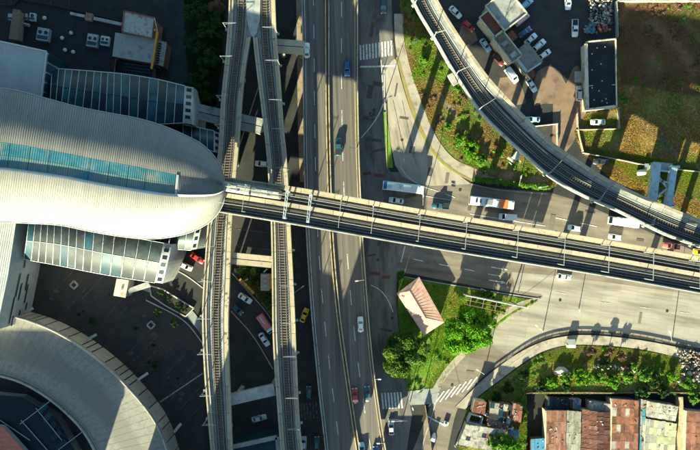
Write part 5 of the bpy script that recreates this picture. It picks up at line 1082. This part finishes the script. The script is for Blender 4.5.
SH = [(553, 381, 2.4, 'leaf_bright'), (566, 377, 2.6, 'leaf_mid'), (580, 375, 2.8, 'leaf_bright'), (596, 377, 2.4, 'leaf_mid'), (611, 380, 3.0, 'leaf_bright'), (628, 377, 2.6, 'leaf_mid'), (644, 374, 2.4, 'leaf_mid'), (655, 382, 3.0, 'leaf_dark'), (672, 377, 2.2, 'leaf_bright'), (688, 383, 2.8, 'leaf_mid'), (540, 386, 2.0, 'leaf_dark'), (604, 365, 1.7, 'leaf_dark'), (640, 392, 2.2, 'leaf_dark'), (566, 387, 1.8, 'leaf_dark'), (664, 392, 2.0, 'leaf_dark'), (693, 397, 2.2, 'leaf_mid'), (523, 376, 1.8, 'leaf_dark'), (508, 388, 1.8, 'leaf_dark'), (497, 397, 1.7, 'leaf_dark'), (633, 366, 1.5, 'leaf_mid')]
near = {0: 'above the dark shed', 1: 'above the pink brown house', 2: 'above the grey long house', 3: 'above the white lean-to', 4: 'above the patched rust roof', 5: 'below the last brown shrub', 6: 'in the middle of the verge slope', 7: 'above the grey zinc roof', 8: 'below the end of the pavement', 9: 'below the rubble heap', 10: 'at the head of the grass patch', 11: 'among the brown shrubs', 12: 'against the narrow pale lean-to', 13: 'at the edge of the dark shed', 14: 'against the zinc roof', 15: 'above the dark red brown roof', 16: 'under the pavement bend', 17: 'above the pink red old roof', 18: 'beside the maroon roofed room', 19: 'just right of the brown shrubs'}
for i, (x, y, r, lf) in enumerate(SH):
    tree(x, y, r, 1.0 + r * .45, {'leaf_bright': 'bright green', 'leaf_mid': 'mid green', 'leaf_dark': 'dark green'}[lf] + ' bush on the verge ' + near[i], lf, int(650 * r), .3, 'shrub', 90 + i, cat='shrub', clumps=14, group='bushes on the verge')
for i, (x, y, r) in enumerate([(161, 294, 1.2), (170, 299, 1.3), (178, 305, 1.3), (185, 309, 1.0)]):
    tree(x, y, r, 1.8, ['first', 'second', 'third', 'last'][i] + ' dark shrub from the canopy end in the kerbed bed', 'leaf_dark', 700, .22, 'shrub', 130 + i, cat='shrub', clumps=8, z0=.5)
for i, (x, y, lab) in enumerate([(92, 322, 'near the ramp bend'), (158, 312, 'near the planted bed'), (155, 364, 'beside the middle ramp lamp'), (175, 323, 'beside the pale curved pavement')]):
    tree(x, y, 1.5, 2.8, 'small dark shrub in the car park ' + lab, 'leaf_dark', 800, .24, 'shrub', 140 + i, cat='shrub', clumps=8)
# hedge along the footpath
hd = thing('hedge', P(512, 182), 'clipped green hedge along the road below the brown footpath', 'hedge')
g = np.random.default_rng(5); cs = []
for k in range(60):
    f = k / 59; q = P(476 + 72 * f, 180 + 8 * f, 0); cs.append((q.x - hd.location.x + g.normal() * .25, q.y - hd.location.y + g.normal() * .25, .5 + g.random() * .2))
V, F = leaf_cloud(6000, cs, np.full(60, .75), .22, .9, .3, 9); fast_mesh('foliage', V, F, M['leaf_mid'], hd)
mb = MB()
for k in range(0, 60, 6): mb = MB().tube([(cs[k][0], cs[k][1], 0), (cs[k][0], cs[k][1], .6)], .05, 5); mb.build('stem', M['bark'], hd, False, True)
def grass(name, poly, n, h, m, label, w=.12, seed=0):
    g = np.random.default_rng(seed); q = scatter(poly, n); f = GS; base = np.c_[(q[:, 0] - 350) * f, (225 - q[:, 1]) * f, np.full(n, .02)]
    # patchy height: a slow wave pattern stands in for richer and poorer soil
    s = .6 + .5 * np.sin(base[:, 0] * .31 + 1.7 * np.sin(base[:, 1] * .23)) * np.sin(base[:, 1] * .27 + 2.1 * np.sin(base[:, 0] * .19)); V = []
    for k in range(3):
        a = g.uniform(0, 2 * math.pi, n); hh = h * s * g.uniform(.5, 1.3, n) + .05; lean = g.uniform(.2, .9, n) * hh; d = np.c_[np.cos(a), np.sin(a), np.zeros(n)]; p = np.c_[-np.sin(a), np.cos(a), np.zeros(n)]
        off = g.normal(size=(n, 3)) * np.array([.12, .12, 0]); ww = w * g.uniform(.6, 1.5, n)
        V.append(np.stack([base + off + p * ww[:, None], base + off - p * ww[:, None], base + off + d * lean[:, None] + np.array([0, 0, 1]) * hh[:, None]], 1))
    V = np.concatenate(V).reshape(-1, 3); o = fast_mesh(name, V, np.arange(len(V)).reshape(-1, 3), M[m]); struct(o, 'stuff'); o['label'] = label; o['category'] = 'grass'; return o
grass('grass', F_MID, 30000, .24, 'grass_dry', 'patchy dry and green grass of the meadow inside the curved viaduct', seed=1)
grass('grass', F_NE, 50000, .22, 'grass_gold', 'yellow dry grass of the field beyond the curved viaduct', seed=2)
grass('grass', F_NED, 30000, .3, 'grass_brown', 'brown withered grass, toned down as shade, at the upper end of the field', seed=3)
grass('grass', ISLE, 26000, .16, 'grass_lush', 'short lush grass on the lawn island around the house', .09, seed=4)
grass('grass', F_S, 22000, .2, 'grass_lush', 'rough green grass on the verge above the corrugated roofs', seed=5)
grass('grass', [(540, 354), (566, 347), (600, 347), (640, 351), (680, 359), (676, 372), (620, 364), (560, 364)], 7000, .18, 'grass_gold', 'dry golden grass along the pavement of the outer bend', seed=15)
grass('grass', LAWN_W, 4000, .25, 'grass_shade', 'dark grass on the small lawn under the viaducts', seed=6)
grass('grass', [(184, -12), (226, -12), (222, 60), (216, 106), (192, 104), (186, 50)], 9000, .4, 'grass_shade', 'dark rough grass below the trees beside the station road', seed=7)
grass('grass', [(590, 150), (640, 183), (665, 190), (700, 200), (700, 170), (660, 160), (605, 150)], 9000, .22, 'grass_lush', 'green grass strip behind the curved viaduct around the blue frame', seed=8)
grass('grass', [(516, 398), (526, 396), (526, 440), (519, 440)], 2500, .3, 'grass_lush', 'bright grass patch beside the pink brown house', seed=9)

sheet('upper_field', F_NED, .045, M['field_shaded'])  # browner copy of the field with the viaducts' shade in its colour
def weeds(poly, n, label, m, seed, size=.2, rad=(.25, .8), per=70):
    g = np.random.default_rng(seed); q = scatter(poly, n * 4); f = GS; x, y = (q[:, 0] - 350) * f, (225 - q[:, 1]) * f
    k = np.sin(x * .35 + 2 * np.sin(y * .21 + seed)) * np.sin(y * .33 + 1.6 * np.sin(x * .27 + seed)) + g.normal(size=len(x)) * .35
    s = np.argsort(-k)[:n]; cs = np.c_[x[s], y[s], np.full(n, .15)]; V, F = leaf_cloud(n * per, cs, g.uniform(*rad, n), size, .6, .2, seed)
    o = fast_mesh('weeds', V, F, M[m]); struct(o, 'stuff'); o['label'] = label; o['category'] = 'weeds'
weeds(F_MID, 70, 'low green weeds spreading through the meadow', 'leaf_mid', 3); weeds(F_MID, 60, 'brown withered weeds in the meadow', 'leaf_dead', 8)
weeds(F_NE, 40, 'low green weeds in the field beyond the curved viaduct', 'leaf_mid', 5); weeds(F_NED, 130, 'brown withered weeds at the upper end of the field', 'leaf_dead', 6, .25)
weeds(F_S, 160, 'mixed low weeds on the verge', 'leaf_mid', 7); weeds(F_S, 60, 'brown weeds on the verge', 'leaf_dead', 12); weeds(ISLE, 40, 'taller weeds on the lawn island', 'leaf_mid', 9)
for i, (pts, m) in enumerate([([(610, 112), (640, 118), (668, 140), (684, 162), (680, 164), (662, 144), (636, 122), (610, 115)], 'path'), ([(425, 60), (436, 84), (446, 100), (462, 118), (458, 120), (440, 103), (430, 86), (421, 62)], 'path'), ([(640, 20), (662, 26), (668, 48), (650, 60), (636, 42)], 'field_shaded'), ([(680, 60), (700, 56), (706, 74), (690, 82)], 'field_shaded'), ([(466, 104), (480, 116), (484, 130), (470, 122)], 'brown_yard'), ([(556, 350), (600, 350), (640, 356), (638, 362), (600, 356), (560, 356)], 'path')]):
    F_ = sheet('bare_soil', smooth_poly(pts + [pts[0]], 4)[:-1], .055, M[m])
# ------------------------------------------------------------------ street furniture and small things
gt = thing('steel_frame', P(662, 186), 'pale blue steel frame of two box beams standing on the grass beyond the curved viaduct', 'frame')
for a_, b_, w in (((651, 207), (656, 163), 2.3), ((667, 208), (673.5, 166), 1.7)): MB().beam(P(*a_, 8.0), P(*b_, 8.0), w, 1.6).build('box_beam', M['steel_blue'], gt)
for a_, b_ in (((654, 170), (672, 172)), ((653, 180), (671, 183)), ((655, 172), (667, 188)), ((652, 201), (670, 186)), ((651, 202), (668, 205))): MB().beam(P(*a_, 8.2), P(*b_, 8.2), .45, .4).build('brace', M['steel_blue'], gt)
for x, y in ((651, 205), (655, 166), (667, 206), (672, 168)): MB().box(tuple(P(x, y, 3.6)), (.8, .8, 7.2)).build('post', M['steel_blue'], gt)
for x0, y0, x1, y1 in ((653, 205, 656, 165), (669, 206, 673, 167)): MB().beam(P(x0, y0, 4.6), P(x1, y1, 4.6), .3, 3.6).build('side_shade_panel', M['steel_blue'], gt)  # side panels added to the frame to widen its cast shadow
MB().beam(P(653, 166, 7.2), P(672, 168, 7.2), 2.6, .3).build('floor_plate', M['steel_grey'], gt); MB().beam(P(655, 166.5, 3.9), P(672, 168.5, 3.9), .25, 6.4).build('back_shade_panel', M['steel_grey'], gt); MB().beam(P(653, 204, 4.2), P(668, 206, 4.2), .25, 6.0).build('front_shade_panel', M['steel_grey'], gt)  # back and front panels likewise put in to make the shadow broad
bk = thing('storage_tank', P(641, 172), 'white tank with a grey cap lying in the grass beside the blue frame', 'tank'); MB().tube([P(637, 173, .8), P(638, 173, .8), P(645, 172, .8), P(646, 172, .8)], [.3, .85, .85, .3], 12).build('shell', M['frame_white'], bk, True); MB().box(tuple(P(646, 167, .6)), (1.2, 1.9, 1.2)).build('cap', M['steel_grey'], bk)
for x in (639.5, 644): MB().box(tuple(P(x, 172.5, .2)), (.25, 1.2, .4)).build('cradle', M['concrete_grey'], bk)
# billboard over the lawn
bl = thing('billboard', P(487, 298), 'roadside billboard seen edge on above the lawn, lattice arms behind it', 'billboard')
A_, B_ = P(458, 291), P(517, 303); ln = (B_ - A_)
for k in range(6):
    a_, b_ = A_ + ln * (k / 6 + .004), A_ + ln * ((k + 1) / 6 - .004); MB().beam((a_.x, a_.y, 9.8), (b_.x, b_.y, 9.8), .25, 3.6).build('panel', M['frame_white'], bl)
for f in (.12, .5, .88):
    q = A_ + ln * f; MB().tube([(q.x, q.y, 0), (q.x, q.y, 11)], .22, 8).build('post', M['rust_red'], bl)
nrm = Vector((ln.y, -ln.x, 0)).normalized()
for f in (.1, .3, .5, .7, .9):
    q = A_ + ln * f; MB().beam((q.x, q.y, 11.4), tuple(Vector((q.x, q.y, 11.2)) + nrm * 2.6), .16, .16).build('lamp_arm', M['timber'], bl)
for dz, of in ((11.3, 1.2), (11.2, 2.5)):
    p, q = A_ + nrm * of, B_ + nrm * of; MB().beam((p.x, p.y, dz), (q.x, q.y, dz), .1, .1).build('catwalk_rail', M['sheet_pink'], bl)
# lamp posts
def lamp(x, y, h, ax, ay, label, double=False, base=0.0, m='steel_grey'):
    t = thing('street_lamp', tuple(P(x, y, base)), label, 'lamp'); MB().tube([P(x, y, base), P(x, y, base + h)], [.14, .08], 7).build('pole', M[m], t)
    b = P(x, y, base + h)
    for s in ((1, -1) if double else (1,)):
        e_ = b + Vector((ax * s, -ay * s, .35)); MB().tube([b, e_], .06, 5).build('arm', M[m], t); MB().beam(e_, e_ + Vector((ax * s, -ay * s, 0)).normalized() * .9, .34, .16).build('lamp_head', M['frame_white'], t)
lamp(543, 331, 8.5, -1.6, -1.2, 'street lamp on the outer bend of the broad tan road', m='concrete_lt'); lamp(672, 341, 9, -.6, -2, 'street lamp near the rubble heap on the broad tan road', m='concrete_lt'); lamp(484, 374, 7, -1.6, -1.0, 'street lamp at the inner end of the pavement bend', m='concrete_lt')
lamp(424, 388, 8, -1.2, .6, 'street lamp between the shaded and the slanted crosswalk', m='concrete_lt'); lamp(518, 293, 7, .5, -2, 'street lamp at the tip of the lawn island', m='concrete_lt'); lamp(579, 308, 6, 0, 0.3, 'slim signal pole standing in the broad tan road', m='steel_dark')
lamp(385, 99, 7, 1.2, -.5, 'street lamp at the split of frontage and slip road', m='steel_grey'); lamp(403, 166, 6, .2, -1.2, 'street lamp beside the white and blue bus'); lamp(423, 205, 6.5, 0, -2.2, 'street lamp beside the shadow of the teal pickup', m='concrete_lt')
lamp(411, 43, 5, 1.5, -.4, 'slender white lamp at the top of the meadow pavement', m='frame_white'); lamp(519, 185, 6, .4, -1.8, 'street lamp in the clipped hedge', m='concrete_lt'); lamp(548, 186, 5, -2, .4, 'street lamp under the curved viaduct edge', m='concrete_lt')
lamp(357, 148, 6, -1.4, 0, 'lamp on the sunlit highway barrier', base=hz(148), m='concrete_lt'); lamp(364, 280, 6, -1.6, .2, 'lamp on the highway barrier at the edge of the round shadow', base=hz(280), m='concrete_lt'); lamp(384, 443, 6, -1.2, 0, 'lamp on the highway barrier near the lower edge', base=hz(443)); lamp(375, 379, 5, .8, 0, 'lamp on the highway barrier beside the olive tree', base=hz(379))
lamp(240, 283, 5, 1.6, -.8, 'white lamp beside the yellow barrier under the viaducts', m='frame_white'); lamp(237, 245, 5, 0, -1.8, 'white lamp above the slotted straddle beam', m='frame_white'); lamp(294, 293, 5, 2.2, -1.6, 'white lamp between the viaduct and the yellow taxi', m='frame_white'); lamp(410, 402, 6, .6, 1.5, 'street lamp on the pavement at the shaded crosswalk'); lamp(402, 421, 6, -2.2, 0, 'lamp over the silver car below the crosswalk', m='concrete_lt')
# overhead cables
for i, (a_, b_, z, lab) in enumerate((((424, 388), (438, 470), 7.6, 'overhead cable running down from the crosswalk lamp'), ((484, 374), (543, 331), 7.2, 'overhead cable between two lamps over the tan road'), ((424, 388), (484, 374), 7.4, 'overhead cable across the slanted crosswalk'))):
    p, q = P(*a_, 0), P(*b_, 0); tag(MB().tube([(p.x + (q.x - p.x) * f, p.y + (q.y - p.y) * f, z - 2.2 * f * (1 - f)) for f in np.linspace(0, 1, 12)], .035, 5).build('cable', M['plastic']), lab, 'cable')
# road barrier along the outer bend of the tan road
BR = catm([(446, 440), (453, 420), (463, 399), (484, 377), (509, 358), (534, 342.5), (560, 334.5), (590, 332.5), (640, 337.5), (692, 348.5), (720, 354)], 44)
fn = thing('guard_rail', P(590, 333), 'dark steel guard rail following the outer bend of the tan road', 'guard rail')
for k in range(9, 44):
    p, q = P(*BR[k], .5), P(*BR[k + 1], .5); MB().beam(p, q, .12, .3).build('rail', M['steel_dark'] if k % 7 else M['steel_grey'], fn); MB().box((p.x, p.y, .3), (.12, .12, .6)).build('post', M['steel_dark'], fn)
def fence(label, pts, h=1.6, m='concrete_grey', name='fence', seg=8, th=.15, post=.2):
    t = thing(name, tuple(P(*pts[0])), label, 'fence'); q = catm(pts, max(2, int(sum(math.dist(pts[i], pts[i + 1]) for i in range(len(pts) - 1)) / seg)))
    for k in range(len(q) - 1):
        a_, b_ = P(*q[k], h / 2), P(*q[k + 1], h / 2); d = (b_ - a_) * .03; MB().beam(a_ + d, b_ - d, th, h * .9).build('panel', M[m], t); MB().box((a_.x, a_.y, h * .52), (post, post, h * 1.04)).build('post', M[m], t)
fence('white wall closing the shaded corner of the car park', [(529, 127), (557, 124)], 1.4, 'concrete_lt'); fence('short white wall running down from the car park corner', [(557, 124), (557, 146)], 1.4, 'concrete_lt')
fence('cream wall of the pen below the warehouse', [(577, 130), (617, 129)], 1.2, 'concrete'); fence('cream wall along the yard track', [(577, 108), (578, 130), (583, 152)], 1.2, 'concrete'); fence('pale wall at the warehouse side of the field', [(618, 108), (619, 129)], 1.5, 'concrete')
fence('pale fence across the grass beyond the curved viaduct', [(583, 153), (620, 160), (650, 166), (700, 172)], 1.0, 'concrete_lt', th=.2); fence('grey wall between warehouse yard and field', [(616, 2), (617, 38)], 2.0, 'concrete_grey'); fence('pale wall along the top of the field', [(617, 1.5), (720, 1.5)], 1.8, 'concrete', seg=12)
fence('dark retaining wall above the corrugated roofs', [(522, 400), (527, 393), (580, 392), (610, 392.5), (645, 392), (700, 392.5)], .7, 'timber'); fence('dark fence beside the shaded lower street', [(425, 405), (429, 430), (432, 455)], 1.8, 'timber'); fence('pale low wall in front of the corner house', [(455, 446), (466, 424), (472, 412)], 1.3, 'wall_cream')
fence('low wall along the edge of the small lawn', [(386, 104), (387, 170)], .5, 'concrete')
yb = thing('traffic_barrier', P(247, 286), 'yellow striped traffic barrier on the small lawn under the viaducts', 'barrier'); M['crane_y']
for k in range(4): a_, b_ = (240 + 3.6 * k, 279 + 3.7 * k), (243.3 + 3.6 * k, 282.4 + 3.7 * k); MB().beam(P(*a_, .6), P(*b_, .6), .75, .9).build('barrier_block', M['crane_y'], yb)
gen = thing('generator', P(266, 281), 'beige generator cabin with an orange side on the small lawn', 'cabin'); MB().box(tuple(P(265.5, 282, 1.1)), (2.6, 5.0, 2.2)).build('casing', M['concrete'], gen); MB().box(tuple(P(271, 281, 1.0)), (.6, 4.4, 1.9)).build('orange_side', M['crane_y'], gen)
for k in range(3): MB().box(tuple(P(264.5 + .6 * k, 276 + 5 * k, 2.3)), (1.2, .8, .3)).build('roof_unit', M['steel_grey'], gen)
MB().tube([P(264, 272, 2.2), P(267, 269, 2.9)], .2, 6).build('exhaust', M['frame_white'], gen)
fr = thing('portal_frame', P(258, 440), 'grey glazed roof box with a pale frame at the bottom between the viaducts', 'roof'); 
w_ = [P(x, y, 9) for x, y in ((232, 447), (277, 437), (280, 475), (232, 475))]; MB().prism([(p.x, p.y) for p in w_], 0, 8.6).build('wall', M['glass_sky'], fr); MB().prism([(p.x, p.y) for p in w_], 8.6, 8.8).build('roof', M['glass_blue'], fr)
MB().beam(P(232, 447, 9), P(277, 437, 9), 1.2, .5).build('frame', M['concrete_grey'], fr); MB().beam(P(277, 437, 9), P(280, 475, 9), 1.0, .5).build('frame', M['concrete_grey'], fr)
# heaps of scrap and rubble
def heap(name, poly, n, size, cols, label, hmax=.8, seed=3):
    g = random.Random(seed); q = scatter(poly, n); c = P(*np.mean(poly, 0)); t = thing(name, tuple(c), label, 'heap'); groups = {}
    for p in q:
        m = g.choice(cols); mb = groups.setdefault(m, MB()); s = size * g.uniform(.4, 1.4); w = P(p[0], p[1], g.random() * hmax); mb.beam(w - Vector((s * g.uniform(-.5, .5), s * g.uniform(-.5, .5), s * .2)), w + Vector((s * g.uniform(-.6, .6), s * g.uniform(-.6, .6), s * .4)), s * g.uniform(.3, .8), s * g.uniform(.2, .6))
    for m, mb in groups.items(): struct(mb.build('debris', M[m], t), 'stuff')
heap('scrap_heap', [(589, -8), (611, -8), (612, 24), (590, 26)], 340, .75, ['frame_white', 'steel_grey', 'wall_cream', 'sheet_pink', 'timber', 'steel_dark', 'sheet_grey'], 'pale scrap heap at the top edge above the warehouse')
heap('scrap_heap', [(586, 23), (595, 23), (594, 33), (585, 33)], 45, 1.0, ['tarp_blue', 'skylight', 'sheet_white'], 'blue scrap heap above the warehouse'); heap('scrap_heap', [(597, 26), (608, 26), (608, 32), (598, 32)], 30, 1.0, ['salmon', 'rust_red'], 'red scrap heap above the warehouse')
heap('rubble_heap', [(676, 348), (720, 356), (720, 378), (698, 380), (680, 366)], 520, .6, ['concrete_lt', 'concrete', 'dirt', 'path', 'sheet_white', 'sheet_pink', 'steel_dark', 'timber', 'frame_white'], 'sprawling pale rubble heap at the end of the pavement'); heap('rubble_heap', [(678, 372), (712, 374), (712, 380), (680, 381)], 40, 1.2, ['sheet_pink', 'concrete_lt'], 'long pinkish rubble strip below the pale rubble heap')
heap('rubble_heap', [(620, 366), (634, 367), (633, 374), (622, 374)], 40, .8, ['sheet_pink', 'concrete_lt', 'timber'], 'small pinkish rubble heap in the middle of the verge'); heap('rubble_heap', [(592, 364), (620, 366), (620, 369), (592, 368)], 30, .7, ['concrete_lt', 'concrete'], 'line of pale rubble below the brown shrubs')
heap('rubble_heap', [(383, 78), (380, 100), (386, 104), (372, 112), (364, 118), (363, 121), (376, 121)], 26, .7, ['steel_dark', 'timber'], 'dark debris scattered on the frontage road', .2); heap('rubble_heap', [(455, 138), (468, 138), (470, 145), (456, 147)], 14, .6, ['concrete_lt', 'sheet_white'], 'white litter in the bright weeds of the meadow', .9)
heap('rubble_heap', [(478, 408), (516, 412), (512, 440), (482, 432)], 110, .9, ['sheet_white', 'timber', 'steel_dark', 'sheet_pink', 'wall_cream', 'tarp_blue'], 'clutter heaped over the yards of the corner house', 3.6)
bo = MB(); g = random.Random(4); bo.loft([[P(561 + rr * math.cos(a) * (1 + .2 * math.sin(3 * a)), 371 + rr * .6 * math.sin(a), zz) for a in np.linspace(0, 2 * math.pi, 11)[:-1]] for rr, zz in ((8, 0), (7.2, .9), (5, 1.5), (2, 1.8))])
tag(bo.build('boulder', M['concrete_lt'], None), 'large pale pinkish boulder among the green bushes of the verge', 'boulder')
kb = thing('kiosk_box', P(570, 345), 'small white cabinet with a grey roof on the pavement of the outer bend', 'cabinet'); MB().box(tuple(P(571, 346, .7)), (2.4, .9, 1.4)).build('casing', M['frame_white'], kb); MB().box(tuple(P(571, 341.5, .9)), (2.0, 1.6, 1.8)).build('hood', M['steel_grey'], kb)
for k, (x, y, lab) in enumerate(((446, 423, 'between the stop line and the corner house'), (483, 291, 'on the lawn below the road arrows'))):
    t = thing('utility_box', P(x, y), 'small white utility box ' + lab, 'utility box'); MB().box(tuple(P(x, y, .4)), (1.5, 1.1, .8), R(-20)).build('casing', M['frame_white'], t); MB().box(tuple(P(x, y, .83)), (.7, .5, .06), R(-20)).build('lid', M['steel_dark'], t)
eb = thing('equipment_box', P(514, 157), 'white equipment cabin on a frame beside the curved viaduct', 'cabin'); MB().box(tuple(P(516, 156, 5.5)), (1.6, 2.0, 1.8), R(-35)).build('casing', M['frame_white'], eb); MB().box(tuple(P(511, 160, 4.5)), (2.6, .6, .3), R(-35)).build('ladder_deck', M['concrete_lt'], eb); MB().tube([P(515, 156, 0), P(515, 156, 4.7)], .3, 8).build('post', M['steel_grey'], eb)
for s in (0, 1): MB().beam(P(509 + 9 * s, 162 - 3 * s, 4.4), P(512 + 9 * s, 165 - 3 * s, 4.4), .2, .2).build('strut', M['frame_white'], eb)
